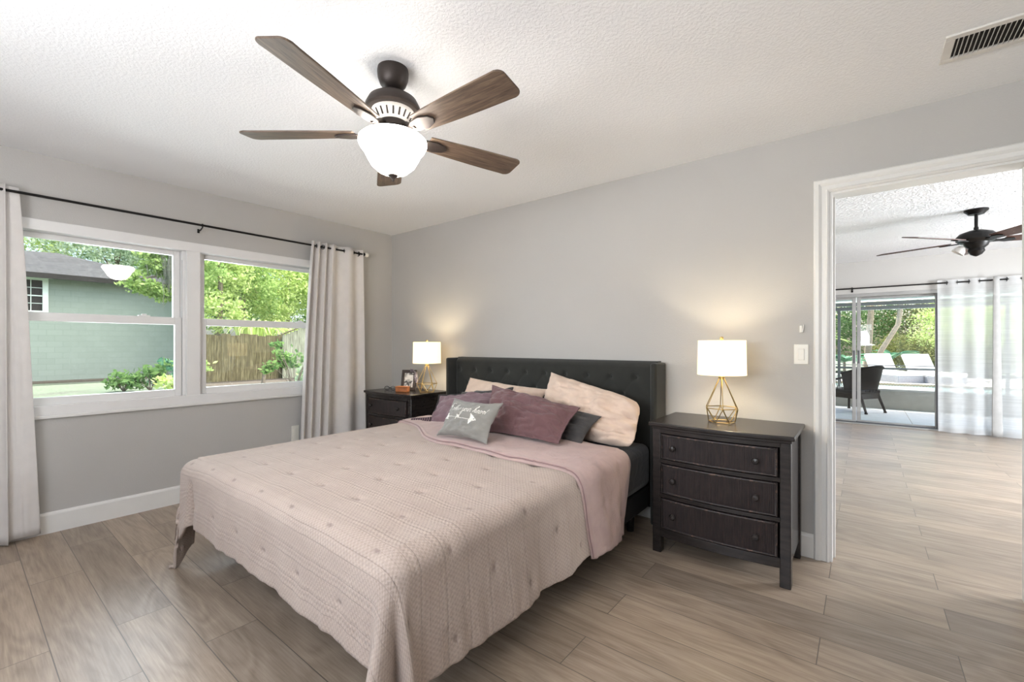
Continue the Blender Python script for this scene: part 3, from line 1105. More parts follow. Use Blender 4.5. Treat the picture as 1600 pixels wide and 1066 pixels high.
def drape(s, t, lift=0.0):
    """cloth coordinates (s across from the bed's middle, t = y of the cloth, going past the foot) to room coordinates."""
    Wf = CW - CR
    Lf = CL + CR
    ds = max(0.0, abs(s) - Wf)
    dt = max(0.0, Lf - t)
    sg = 1.0 if s >= 0 else -1.0
    bx = BXC + sg * min(abs(s), Wf)
    by = max(t, Lf)
    R = math.hypot(ds, dt)
    phi = math.atan2(dt, ds) if R > 0 else 0.0
    puff = 0.010 * nz(s * 2.3, t * 2.3, 1.7) + 0.005 * nz(s * 6, t * 6, 4.0)
    tf = tuft(s, t)
    if R <= 1e-9:
        crown = -0.016 * (abs(s) / Wf) ** 4 - 0.010 * (max(0, (-t - 1.2)) / 1.0) ** 2
        return Vector((bx, by, max(0.588, ZC + crown + puff + tf) + lift))
    crown = -0.016 * (min(abs(s), Wf) / Wf) ** 4 - 0.010 * (max(0, (-by - 1.2)) / 1.0) ** 2
    corner = math.sin(2 * phi) if 0 < phi < PI / 2 else 0.0
    rr = CR + lift * 0.8
    q = CR * PI / 2
    if R < q:
        a = R / CR
        out = rr * math.sin(a)
        down = rr * (1 - math.cos(a)) - lift * 0.8
        k = 0.0
    else:
        k = R - q
        fl = 0.06 + (0.10 if sg > 0 else 0.03) * corner
        out = rr + fl * k
        down = CR + k * math.sqrt(1 - fl * fl)
    rel = min(1.0, k / 0.25)
    pd = math.degrees(phi)
    if sg > 0:
        f = 0.085 * math.exp(-((pd - 62) / 15) ** 2) - 0.055 * math.exp(-((pd - 36) / 9) ** 2) + 0.03 * math.exp(-((pd - 12) / 10) ** 2)
    else:
        f = 0.03 * math.exp(-((pd - 45) / 25) ** 2)
    f *= corner ** 0.5 if corner > 0 else 0
    wav = 0.0
    if ds > 0:
        wav += (1 - corner) * math.cos(phi) * (0.012 * math.sin(t * 13 + 1.4 * math.sin(t * 5)) + 0.03 * abs(nz(t * 4, 2.2, sg)) + 0.010 * nz(t * 16, k * 3, sg) + 0.008 * (abs(nz(t * 13 - k * 2, k * 2.5, 4.4)) ** 0.7 - 0.4))
    if dt > 0:
        wav += (1 - corner) * math.sin(phi) * (0.004 * math.sin(s * 11 + 2 * math.sin(s * 4)) + 0.010 * nz(s * 5, 8.2, k * 2) + 0.007 * nz(s * 17, 3.1, k * 4) + 0.007 * (abs(nz(s * 13 + k * 2, 7.7, k * 2.5)) ** 0.7 - 0.4))
    out += rel * (f * min(1.6, 0.4 + k * 2.2) + wav) + puff * 0.5 + tf * 0.7
    z = ZC + crown - down
    if sg < 0 and corner > 0:
        z -= 0.07 * corner * rel
    dirx, diry = math.cos(phi) * sg, -math.sin(phi)
    if sg < 0 and k > 0:
        if corner > 0:
            bx += 0.09 * rel * corner
        if dt > 0:
            out -= 0.11 * rel * math.exp(-((abs(s) - 0.735) / 0.026) ** 2)
            z -= 0.09 * rel * sstep(0.76, 0.90, abs(s)) * (1 - corner)
    if z < 0.012:
        out += (0.012 - z) * 0.8
        z = 0.012 + 0.006 * abs(nz(s * 20, t * 20))
    return Vector((bx + dirx * out, by + diry * out, z))


S_MAX = CW - CR + S_SIDE
T0 = -0.78
T1 = CL + CR - S_FOOT


def cf(u, v):
    s = -S_MAX + 2 * S_MAX * u
    t = T0 + (T1 - T0) * v
    # uneven hem
    hem_s = 1 + 0.0 * u
    return drape(s, t + 0.012 * nz(s * 3, 5.5) * v)


mb = MB().grid(cf, 300, 200, lambda u, v: (-S_MAX + 2 * S_MAX * u, T0 + (T1 - T0) * v))
comf = obj('comforter', mb, 'comforter', None, smooth=80, solid=0.016, offset=-1)
tag(comf, 'blush gauze comforter with small tufts spread over the bed', 'comforter')


def band_edge(s):
    """y of the turned-back hem across the bed."""
    return -0.80 - 0.41 * sstep(-0.95, 0.05, s) + 0.012 * math.sin(s * 9)


def band_head(s):
    return -0.56 - 0.06 * s + 0.015 * math.sin(s * 7 + 1)


def bf(u, v):
    s = -S_MAX + 0.004 + (2 * S_MAX + 0.012) * u
    a, b = band_head(s), band_edge(s)
    if abs(s) > CW - CR:
        kk = sstep(0, S_SIDE, abs(s) - (CW - CR))
        b += 0.09 * kk
        a -= 0.10 * kk
    t = a + (b - a) * v
    e = 2 * v - 1
    prof_ = max(0.0, 1 - abs(e) ** 8) ** 0.5
    n = 0.006 * nz(s * 4, t * 9, 2.0) + 0.004 * nz(s * 12, t * 14, 6.0)
    lift = 0.002 + 0.020 * prof_ + n * prof_
    # a soft roll just inside the hem
    lift += 0.008 * math.exp(-((v - 0.95) / 0.03) ** 2) * prof_
    p = drape(s, t, lift)
    if abs(s) <= CW - CR:
        p.z -= tuft(s, t)
    return p


mb = MB().grid(bf, 260, 70, lambda u, v: (u, v))
bandp = obj('turned_back_band', mb, 'band', comf, smooth=80, solid=0.012)
mb = MB().tube([bf(u, 0.985) + Vector((0, 0, 0.006)) for u in np.linspace(0.0, 1, 240)], 0.0035, 6)
obj('hem_seam', mb, 'band_seam', bandp)

# ------------------------------------------------------------------ pillows and cushion


def pillow_fn(TL, TR, BR, BL, thick, conc=0.06, wr=0.02, seed=0.0, flange=0.0, rc=0.0):
    TL, TR, BR, BL = map(Vector, (TL, TR, BR, BL))
    nrm = ((BL - TL).cross(TR - TL)).normalized()
    ctr = (TL + TR + BR + BL) / 4

    def face(x, y, side):
        """x, y in -1..1 (y up), side +1 front / -1 back."""
        px = x * (1 - conc * (1 - y * y))
        py = y * (1 - conc * 1.3 * (1 - x * x))
        if x > 0 and rc:
            px *= 1 - rc * abs(y) ** 5 * x
            py *= 1 - rc * abs(x) ** 5
        a, b = (px + 1) / 2, (1 - py) / 2
        p = (TL * (1 - a) + TR * a) * (1 - b) + (BL * (1 - a) + BR * a) * b
        ex, ey = max(0.0, 1 - (abs(x) / (1 - flange)) ** 2.4) if abs(x) < 1 - flange else 0.0, max(0.0, 1 - (abs(y) / (1 - flange)) ** 2.4) if abs(y) < 1 - flange else 0.0
        h = thick * (ex * ey) ** 0.5
        w = wr * (nz(x * 2.2 + seed, y * 2.2, seed) + 0.5 * nz(x * 5 + seed, y * 5, seed * 2 + 1.3))
        radial = abs(math.sin(3.0 * math.atan2(y + 0.3 * seed % 1, x) + seed)) * 0.35 * wr
        h2 = h + (w - radial) * min(1, h / (thick * 0.35 + 1e-6))
        crease = (abs(nz(x * 1.7 + y * 1.1 + seed, y * 3.4 - x * 1.6, seed + 2.0)) ** 0.6 - 0.5) * wr * 0.9
        h2 += crease * min(1, h / (thick * 0.4 + 1e-6))
        edge = 0.006 * nz(x * 5, y * 5, seed + 5)
        return p + nrm * (side * max(0.003, h2) + edge)
    return face, nrm


def pillow(name, label, mat, corners, thick, group=None, n=44, **kw):
    face, nrm = pillow_fn(*corners, thick, **kw)
    mb = MB()
    for side in (1, -1):
        mb.grid(lambda u, v: face(2 * u - 1, 2 * v - 1, side), n, n)
    # sew the rim
    w = n + 1
    off = w * w
    rim = [i * w for i in range(w)] + [n * w + j for j in range(1, w)] + [i * w + n for i in range(n - 1, -1, -1)] + [j for j in range(n - 1, 0, -1)]
    for a, b in zip(rim, rim[1:] + rim[:1]):
        mb.f.append((a, b, b + off, a + off))
    o = obj(name, mb, mat, None, smooth=80)
    if label:
        tag(o, label, 'pillow' if 'pillow' in name else 'cushion', group)
    return o, face, nrm, mb


PG = 'pillows heaped against the headboard'
pillow('pillow', 'cream pillow at the back left, leaning on the headboard', 'cream',
       ((1.40, -0.20, 0.925), (2.24, -0.22, 0.875), (2.20, -0.42, 0.60), (1.38, -0.42, 0.60)), 0.075, PG, wr=0.02, seed=1.3, conc=0.05)
pillow('pillow', 'large cream textured pillow at the right, its corner standing up', 'cream',
       ((2.25, -0.19, 1.005), (3.03, -0.31, 0.855), (3.06, -0.52, 0.585), (2.30, -0.47, 0.60)), 0.12, PG, n=56, wr=0.036, seed=3.7, conc=0.03, rc=0.11)
pillow('pillow', 'charcoal pillow showing behind the lilac mauve pillow', 'charcoal',
       ((1.46, -0.36, 0.815), (2.02, -0.37, 0.89), (2.05, -0.55, 0.62), (1.46, -0.55, 0.61)), 0.05, PG, wr=0.018, seed=5.1)
pillow('pillow', 'charcoal pillow whose end sticks out right of the mauve pillow', 'charcoal',
       ((2.12, -0.46, 0.86), (2.845, -0.52, 0.765), (2.80, -0.70, 0.615), (2.14, -0.64, 0.615)), 0.065, PG, wr=0.02, seed=6.4)
p3, f3, n3, _ = pillow('pillow', 'lilac mauve pillow with dark piped edge at the left', 'mauve_left',
                       ((1.325, -0.49, 0.785), (1.99, -0.50, 0.868), (2.10, -0.76, 0.63), (1.46, -0.74, 0.585)), 0.085, PG, wr=0.03, seed=8.2, flange=0.04)
rim = [f3(x, 1.02, 1) for x in np.linspace(0.55, -1, 40)] + [f3(-1.02, y, 1) for y in np.linspace(1, -0.2, 26)]
obj('piping', MB().tube(rim, 0.0065, 8), 'piping', p3)
mb = MB()
c0 = Vector(f3(-0.93, -0.93, 0))


def ruffle(u, v):
    a = u * 0.20
    return c0 + Vector((-a + 0.02, -0.03 * u + 0.045 * (v - 0.5), 0.022 + 0.012 * math.sin(v * 18 + u * 6) + 0.03 * (1 - u) * math.sin(PI * v)))


mb.grid(ruffle, 24, 24)
obj('ruffled_hem', mb, 'ruffle', p3, smooth=80, solid=0.006)
pillow('pillow', 'rumpled mauve pillow in front of the charcoal one', 'mauve',
       ((1.945, -0.53, 0.915), (2.755, -0.63, 0.825), (2.735, -0.85, 0.635), (2.10, -0.84, 0.635)), 0.115, PG, n=56, wr=0.034, seed=9.9, flange=0.05)

cc = ((2.005, -0.985, 0.865), (2.425, -0.985, 0.865), (2.415, -1.125, 0.638), (1.985, -1.125, 0.636))
cu, fc, nc, _ = pillow('throw_cushion', 'small grey cushion with silver script leaning on the mauve pillows', 'cushion', cc, 0.06, None, wr=0.012, seed=2.2, conc=0.12)

# script written as pen strokes, in letter units (x right, y up, x-height 1)
STROKES = {
    'F': ([[(0.1, 2.2), (0.7, 2.45), (1.4, 2.4)], [(0.75, 2.4), (0.55, 1.4), (0.35, 0.3), (0.1, -0.2), (-0.2, -0.1)], [(0.2, 1.2), (0.65, 1.35), (1.0, 1.3)]], 1.3),
    'o': ([[(0.75, 0.85), (0.45, 1.0), (0.15, 0.7), (0.1, 0.25), (0.4, 0.0), (0.7, 0.2), (0.8, 0.6), (0.7, 0.88), (0.95, 0.75), (1.1, 0.8)]], 1.0),
    'l': ([[(0.0, 0.2), (0.35, 0.8), (0.62, 1.7), (0.58, 2.2), (0.38, 2.1), (0.25, 1.2), (0.22, 0.3), (0.4, 0.0), (0.65, 0.2)]], 0.62),
    'w': ([[(0.0, 0.8), (0.15, 1.0), (0.15, 0.4), (0.35, 0.0), (0.6, 0.3), (0.7, 0.9), (0.7, 0.35), (0.9, 0.0), (1.15, 0.4), (1.2, 1.0), (1.35, 0.8)]], 1.4),
    'y': ([[(0.0, 0.8), (0.18, 1.0), (0.18, 0.4), (0.4, 0.05), (0.7, 0.35), (0.85, 1.0), (0.75, 0.1), (0.6, -0.8), (0.3, -1.1), (0.15, -0.8), (0.5, -0.3), (0.95, 0.2)]], 0.95),
    'u': ([[(0.0, 0.8), (0.15, 1.0), (0.15, 0.35), (0.35, 0.0), (0.65, 0.3), (0.78, 1.0), (0.75, 0.3), (0.9, 0.0), (1.1, 0.2)]], 1.0),
    'r': ([[(0.0, 0.4), (0.2, 1.1), (0.35, 0.92), (0.6, 0.95), (0.55, 0.4), (0.7, 0.0), (0.95, 0.2)]], 0.95),
    'h': ([[(0.0, 0.2), (0.4, 1.2), (0.55, 2.0), (0.4, 2.3), (0.28, 1.6), (0.15, 0.0)], [(0.15, 0.0), (0.35, 0.7), (0.6, 1.0), (0.72, 0.7), (0.68, 0.2), (0.82, 0.0), (1.05, 0.2)]], 1.0),
    'e': ([[(0.1, 0.45), (0.5, 0.6), (0.6, 0.88), (0.4, 1.0), (0.15, 0.7), (0.12, 0.25), (0.4, 0.0), (0.75, 0.25)]], 0.78),
    'a': ([[(0.72, 0.85), (0.42, 1.0), (0.12, 0.65), (0.12, 0.2), (0.35, 0.0), (0.62, 0.3), (0.75, 0.95), (0.7, 0.25), (0.85, 0.0), (1.05, 0.2)]], 1.0),
    't': ([[(0.0, 0.3), (0.3, 1.0), (0.42, 1.8), (0.3, 0.5), (0.4, 0.05), (0.7, 0.25)], [(0.05, 1.25), (0.4, 1.35), (0.75, 1.4)]], 0.7),
}


def catmull(pts, k=6):
    P = [Vector((*p, 0)) for p in pts]
    P = [P[0] * 2 - P[1]] + P + [P[-1] * 2 - P[-2]]
    out = []
    for i in range(1, len(P) - 2):
        for j in range(k):
            t = j / k
            a, b, c, d = P[i - 1], P[i], P[i + 1], P[i + 2]
            out.append(0.5 * ((2 * b) + (c - a) * t + (2 * a - 5 * b + 4 * c - d) * t * t + (3 * b - a - 3 * c + d) * t ** 3))
    out.append(P[-2])
    return [(p.x, p.y) for p in out]


def ribbon(mb, pts, wid, face, aspect):
    """flat pen line laid 1 mm above the cushion's face; pts in face coordinates."""
    b = len(mb.v)
    n = len(pts)
    for i, (x, y) in enumerate(pts):
        x0, y0 = pts[max(0, i - 1)]
        x1, y1 = pts[min(n - 1, i + 1)]
        tx, ty = (x1 - x0), (y1 - y0) / aspect
        L = math.hypot(tx, ty) or 1
        ox, oy = -ty / L * wid, tx / L * wid * aspect
        for s_ in (-1, 1):
            mb.v.append(tuple(face(max(-1, min(1, x + ox * s_)), max(-1, min(1, y + oy * s_)), 1) + nc * 0.0015))
    for i in range(n - 1):
        mb.f.append((b + 2 * i, b + 2 * i + 1, b + 2 * i + 3, b + 2 * i + 2))


ASP = 0.43 / 0.255
txt = MB()
words = 'Follow your heart'
total = sum((STROKES[c][1] if c != ' ' else 0.75) for c in words)
sx_ = 1.66 / total
pen = -0.90
for ch in words:
    if ch == ' ':
        pen += 0.75 * sx_
        continue
    strokes, adv = STROKES[ch]
    for st in strokes:
        pts = [(pen + (x + 0.22 * y) * sx_, 0.27 + y * sx_ * ASP * 1.0) for x, y in catmull(st)]
        ribbon(txt, pts, 0.0085, fc, ASP)
    pen += adv * sx_
obj('script_print', txt, 'silver_print', cu, smooth=0)
arw = MB()
ribbon(arw, [(-0.86 + 0.02 * i, -0.06 - 0.0012 * i) for i in range(64)], 0.008, fc, ASP)
# fletching, heart-like middle and arrow head
for k in range(3):
    ribbon(arw, [(-0.86 + k * 0.05, -0.06), (-0.92 + k * 0.05, 0.08), (-0.86 + k * 0.05, 0.06)], 0.016, fc, ASP)
    ribbon(arw, [(-0.86 + k * 0.05, -0.06), (-0.92 + k * 0.05, -0.20), (-0.86 + k * 0.05, -0.18)], 0.016, fc, ASP)
ribbon(arw, [(-0.36, 0.04), (-0.28, -0.02), (-0.22, 0.06), (-0.24, -0.08), (-0.34, -0.18), (-0.36, -0.02)], 0.03, fc, ASP)
for yy in np.linspace(-0.34, 0.16, 12):
    wv_ = 0.30 * (1 - abs(yy + 0.10) / 0.30)
    ribbon(arw, [(0.26, yy), (0.26 + max(0.03, wv_) * 0.5, yy), (0.26 + max(0.03, wv_), yy)], 0.017, fc, ASP)
obj('arrow_print', arw, 'silver_print', cu, smooth=0)

# ------------------------------------------------------------------ nightstands


def make_nightstand(label):
    """bow-fronted three-drawer chest; local origin at the floor in the middle of its back."""
    w, d, h, bow = 0.70, 0.46, 0.765, 0.035
    t = thing('nightstand', label, 'nightstand', (0, 0, 0), 'matching nightstands')
    x0, x1 = -w / 2, w / 2
    yf = -d

    def bowy(x):
        return yf - bow * (1 - (2 * x / w) ** 2)
    N = 24
    xs = [x0 - 0.018 + (w + 0.036) * i / N for i in range(N + 1)]
    top = [(x, bowy(max(x0, min(x1, x))) - 0.02) for x in xs] + [(x1 + 0.018, 0.0), (x0 - 0.018, 0.0)]
    obj('top', MB().prism(top, h - 0.024, h), 'dresser', t, bevel=0.006, seg=3)
    under = [(x, bowy(max(x0, min(x1, x))) - 0.006) for x in [x0 - 0.004 + (w + 0.008) * i / N for i in range(N + 1)]] + [(x1 + 0.004, -0.004), (x0 - 0.004, -0.004)]
    body = MB().prism(under, h - 0.038, h - 0.024)
    # side panels and back
    body.box(x0 + 0.008, yf + 0.02, 0.10, x0 + 0.024, -0.01, h - 0.038).box(x1 - 0.024, yf + 0.02, 0.10, x1 - 0.008, -0.01, h - 0.038)
    body.box(x0 + 0.02, -0.02, 0.10, x1 - 0.02, -0.01, h - 0.038)
    body.box(x0 + 0.02, yf + 0.03, 0.125, x1 - 0.02, -0.02, 0.14)
    # bowed rails between the drawers
    zs = [h - 0.038, 0.545, 0.345, 0.145]
    def rail(z0, z1, inset=0.0):
        ys = [(x, bowy(x) + inset) for x in [x0 + 0.045 + (w - 0.09) * i / N for i in range(N + 1)]]
        pl = ys + [(x, y + 0.03) for x, y in reversed(ys)]
        body.prism(pl, z0, z1)
    rail(h - 0.062, h - 0.038)
    rail(0.530, 0.552)
    rail(0.330, 0.352)
    rail(0.100, 0.150)
    obj('case', body, 'dresser', t, bevel=0.002)
    for sx in (x0, x1 - 0.05):
        for (ya, yb) in ((yf - 0.002, yf + 0.05), (-0.05, -0.002)):
            obj('leg', MB().box(sx, ya, 0.0, sx + 0.05, yb, h - 0.038), 'dresser', t, bevel=0.004)
    for z0, z1 in ((0.556, h - 0.066), (0.356, 0.526), (0.154, 0.326)):
        xa, xb = x0 + 0.056, x1 - 0.056
        ys = [(x, bowy(x) - 0.002) for x in [xa + (xb - xa) * i / N for i in range(N + 1)]]
        pl = ys + [(x, y + 0.02) for x, y in reversed(ys)]
        dr = obj('drawer', MB().prism(pl, z0, z1), 'dresser_reed', t)
        # a raised bead around the drawer front
        bead = MB()
        e = 0.006
        loop = [(x, bowy(x) - 0.004, z0 + e) for x in [xa + e + (xb - xa - 2 * e) * i / N for i in range(N + 1)]]
        loop += [(x, y, z1 - e) for x, y, z in reversed(loop)]
        bead.tube(loop, 0.0052, 6, cyclic=True)
        obj('bead_edge', bead, 'dresser_edge', dr, smooth=60)
        for kx in (-0.22, 0.20):
            zc = (z0 + z1) / 2
            Mk = Matrix.Translation((kx, bowy(kx) - 0.001, zc)) @ Matrix.Rotation(PI / 2, 4, 'X')
            obj('knob', MB().lathe([(0, 0), (0.012, 0), (0.008, 0.006), (0.0075, 0.012), (0.015, 0.018), (0.0175, 0.026), (0.013, 0.032), (0, 0.034)], seg=18, M=Mk), 'dresser', dr)
    return t


ns1 = make_nightstand('black-brown three-drawer nightstand right of the bed, by the doorway')
ns1.location = (3.508, -0.022, 0)
ns2 = copy_tree(ns1)
ns2['label'] = 'black-brown nightstand left of the bed, holding a photo frame and lamp'
ns2.location = (0.585, -0.022, 0)

# ------------------------------------------------------------------ table lamps


def make_lamp(label):
    t = thing('table_lamp', label, 'table lamp', (0, 0, 0), 'matching gold wire lamps')
    r0, r1, zb, zm, za = 0.070, 0.094, 0.004, 0.084, 0.262
    n = 6
    B = [Vector((r0 * math.cos(2 * PI * k / n + 0.3), r0 * math.sin(2 * PI * k / n + 0.3), zb)) for k in range(n)]
    Mm = [Vector((r1 * math.cos(2 * PI * (k + 0.5) / n + 0.3), r1 * math.sin(2 * PI * (k + 0.5) / n + 0.3), zm)) for k in range(n)]
    A = [Vector((0.012 * math.cos(2 * PI * (k + 0.5) / n + 0.3), 0.012 * math.sin(2 * PI * (k + 0.5) / n + 0.3), za)) for k in range(n)]
    mb = MB()
    for k in range(n):
        mb.tube([B[k], B[(k + 1) % n]], 0.0026, 6)
        mb.tube([Mm[k], Mm[(k + 1) % n]], 0.0026, 6)
        mb.tube([B[k], Mm[k]], 0.0026, 6)
        mb.tube([B[(k + 1) % n], Mm[k]], 0.0026, 6)
        mb.tube([Mm[k], A[k]], 0.0026, 6)
    obj('wire_base', mb, 'gold', t)
    obj('neck', MB().lathe([(0, za - 0.012), (0.016, za - 0.012), (0.017, za + 0.004), (0.009, za + 0.012), (0.009, 0.30), (0.016, 0.302), (0.016, 0.335), (0, 0.335)], seg=20), 'gold', t)
    obj('bulb', MB().lathe([(0, 0.335), (0.012, 0.338), (0.016, 0.352), (0.028, 0.378), (0.027, 0.40), (0.015, 0.418), (0, 0.424)], seg=20), 'bulb', t)
    mb = MB()
    rb, rt, z0, z1 = 0.132, 0.128, 0.277, 0.478
    mb.lathe([(rb, z0), (rt, z1), (rt - 0.002, z1), (rb - 0.002, z0)], seg=48, closed=True)
    obj('lamp_shade', mb, 'shade', t, smooth=60)
    mb = MB()
    for zc, rr in ((z0 + 0.003, rb - 0.003), (z1 - 0.003, rt - 0.003)):
        mb.tube([(rr * math.cos(2 * PI * k / 40), rr * math.sin(2 * PI * k / 40), zc) for k in range(40)], 0.0022, 6, cyclic=True)
    for k in range(3):
        a = 2 * PI * k / 3
        mb.tube([(0, 0, z1 - 0.012), ((rt - 0.003) * math.cos(a), (rt - 0.003) * math.sin(a), z1 - 0.004)], 0.0018, 6)
    mb.tube([(0.02, 0, 0.33), (0.045, 0, 0.37), (0.045, 0, 0.42), (0.0, 0, z1 - 0.012)], 0.0016, 6)
    obj('shade_ring', mb, 'gold', t)
    obj('finial', MB().lathe([(0, z1 - 0.014), (0.006, z1 - 0.012), (0.006, z1 + 0.004), (0.011, z1 + 0.010), (0.010, z1 + 0.02), (0, z1 + 0.024)], seg=16), 'gold', t)
    return t


def lamp_light(name, loc, power, rad, col):
    d = bpy.data.lights.new(name, 'POINT')
    d.energy = power
    d.shadow_soft_size = rad
    d.color = col
    o = bpy.data.objects.new(name, d)
    COL.objects.link(o)
    o.location = loc
    return o


LAMP_R, LAMP_L = (3.487, -0.262, 0.766), (0.885, -0.255, 0.766)
l1 = make_lamp('lit gold wire lamp with drum shade on the nightstand by the doorway')
l1.location = LAMP_R
l2 = copy_tree(l1)
l2['label'] = 'lit gold wire lamp with drum shade beside the photo frame'
l2.location = LAMP_L

# ------------------------------------------------------------------ small things on the left nightstand
ZN = 0.7655
fr = thing('photo_frame', 'dark wooden photo frame leaning, with a patterned ribbon over its corner', 'photo frame', (0.60, -0.2, ZN))
Mf = Matrix.Translation((0.59, -0.245, ZN)) @ Matrix.Rotation(math.radians(28), 4, 'Z') @ Matrix.Rotation(math.radians(-12), 4, 'X')
mb = MB()
fw_, fh_, b_ = 0.155, 0.205, 0.030
for a in ((-fw_ / 2, 0, fw_ / 2, b_), (-fw_ / 2, fh_ - b_, fw_ / 2, fh_), (-fw_ / 2, b_, -fw_ / 2 + b_, fh_ - b_), (fw_ / 2 - b_, b_, fw_ / 2, fh_ - b_)):
    mb.box(a[0], -0.008, a[1], a[2], 0.010, a[3], M=Mf)
obj('frame_border', mb, 'photo_frame', fr, bevel=0.003)
obj('photo', MB().box(-fw_ / 2 + b_ - 0.003, 0.0, b_ - 0.003, fw_ / 2 - b_ + 0.003, 0.006, fh_ - b_ + 0.003, M=Mf), 'photo', fr)
obj('easel_back', MB().box(-0.02, 0.010, 0.0, 0.02, 0.014, 0.15, M=Mf @ Matrix.Translation((0, 0.004, 0.155)) @ Matrix.Rotation(math.radians(22), 4, 'X') @ Matrix.Translation((0, 0, -0.152))), 'photo_frame', fr)
mb = MB()
path = [Vector((0.015, -0.010, 0.202)), Vector((0.050, -0.013, 0.196)), Vector((0.074, -0.014, 0.178)), Vector((0.080, -0.014, 0.135)), Vector((0.092, -0.014, 0.085)), Vector((0.104, -0.012, 0.045))]


def rib(u, v):
    i = min(len(path) - 2, int(u * (len(path) - 1)))
    f_ = u * (len(path) - 1) - i
    p = path[i].lerp(path[i + 1], f_)
    tn = (path[i + 1] - path[i]).normalized()
    sd = Vector((-tn.z, 0, tn.x))
    wd = 0.034 * (0.7 + 0.3 * math.cos(u * 9))
    p = p + sd * (v - 0.5) * wd + Vector((0, -0.006 * math.sin(v * 9 + u * 5) - 0.004, 0))
    return Mf @ p


mb.grid(rib, 30, 10)
obj('ribbon', mb, 'ribbon', fr, smooth=80, solid=0.002)
mb = MB().box(-0.062, -0.030, 0, 0.062, 0.030, 0.052, M=Matrix.Translation((0.66, -0.365, ZN)) @ Matrix.Rotation(math.radians(24), 4, 'Z'))
bx = obj('keepsake_box', mb, 'leather', None, bevel=0.006, seg=3)
tag(bx, 'small tan box in front of the photo frame', 'box')
mb = MB().box(-0.0635, -0.0315, 0.040, 0.0635, 0.0315, 0.054, M=Matrix.Translation((0.66, -0.365, ZN)) @ Matrix.Rotation(math.radians(24), 4, 'Z'))
obj('lid', mb, 'leather', bx, bevel=0.004)
gl = thing('eyeglasses', 'pair of dark glasses lying left of the photo frame', 'glasses', (0.40, -0.36, ZN))
Mg = Matrix.Translation((0.43, -0.34, ZN + 0.020)) @ Matrix.Rotation(math.radians(25), 4, 'Z')
mb = MB()
for cx_ in (-0.034, 0.034):
    mb.tube([Mg @ Vector((cx_ + 0.026 * math.cos(a), 0, 0.018 * math.sin(a))) for a in np.linspace(0, 2 * PI, 20, endpoint=False)], 0.0026, 6, cyclic=True)
mb.tube([Mg @ Vector((-0.009, 0, 0.004)), Mg @ Vector((0, 0, 0.008)), Mg @ Vector((0.009, 0, 0.004))], 0.0022, 6)
obj('front_frame', mb, 'glasses', gl)
for sx in (-1, 1):
    obj('temple', MB().tube([Mg @ Vector((sx * 0.060, 0, 0.006)), Mg @ Vector((sx * 0.062, 0.07, 0.002)), Mg @ Vector((sx * 0.060, 0.115, -0.008)), Mg @ Vector((sx * 0.058, 0.13, -0.0185))], 0.0024, 6), 'glasses', gl)

# ------------------------------------------------------------------ ceiling fans


def blade_outline(r0, r1, w0, w1, cr_=0.03):
    pts = []
    n = 14
    for i in range(n + 1):
        t = i / n
        pts.append((r0 + (r1 - r0 - cr_) * t, -(w0 + (w1 - w0) * (1 - (1 - t) ** 1.8)) / 2))
    for k in range(7):
        a = -PI / 2 + (PI / 2) * k / 6
        pts.append((r1 - cr_ + cr_ * math.cos(a), -w1 / 2 + cr_ + cr_ * math.sin(a)))
    top = [(x, -y) for x, y in reversed(pts)]
    return pts + top


FC = (2.503, -1.848)
fan = thing('ceiling_fan', 'bronze five-blade ceiling fan with a lit frosted bowl above the bed', 'ceiling fan', (FC[0], FC[1], H))
fx, fy = FC
obj('canopy', MB().lathe([(0, 2.4395), (0.066, 2.4395), (0.068, 2.425), (0.066, 2.400), (0.056, 2.372), (0.040, 2.355), (0.028, 2.350), (0, 2.350)], fx, fy, 40), 'bronze', fan)
obj('downrod', MB().lathe([(0, 2.36), (0.0125, 2.36), (0.0125, 2.335), (0.024, 2.333), (0.024, 2.318), (0, 2.318)], fx, fy, 20), 'bronze', fan)
obj('motor_housing', MB().lathe([(0, 2.328), (0.040, 2.328), (0.075, 2.320), (0.104, 2.300), (0.118, 2.272), (0.119, 2.258), (0.112, 2.250), (0, 2.250)], fx, fy, 48), 'bronze', fan)
vent = MB().lathe([(0.092, 2.250), (0.090, 2.235), (0.070, 2.206), (0.060, 2.196), (0, 2.196)], fx, fy, 40)
vh = obj('vented_collar', vent, 'white_metal', fan)
mb = MB()
for k in range(20):
    a = 2 * PI * k / 20
    Mv = Matrix.Translation((fx, fy, 0)) @ Matrix.Rotation(a, 4, 'Z')
    mb.tube([Mv @ Vector((0.0885, 0, 2.236)), Mv @ Vector((0.0725, 0, 2.209))], 0.004, 6)
obj('vent_slot', mb, 'bronze', vh)
obj('blade_hub', MB().lathe([(0, 2.198), (0.066, 2.198), (0.072, 2.190), (0.072, 2.172), (0.064, 2.164), (0, 2.164)], fx, fy, 36), 'bronze', fan)
obj('light_fitter', MB().lathe([(0, 2.166), (0.046, 2.166), (0.052, 2.150), (0.110, 2.143), (0.124, 2.136), (0.122, 2.130), (0, 2.130)], fx, fy, 40), 'bronze', fan)
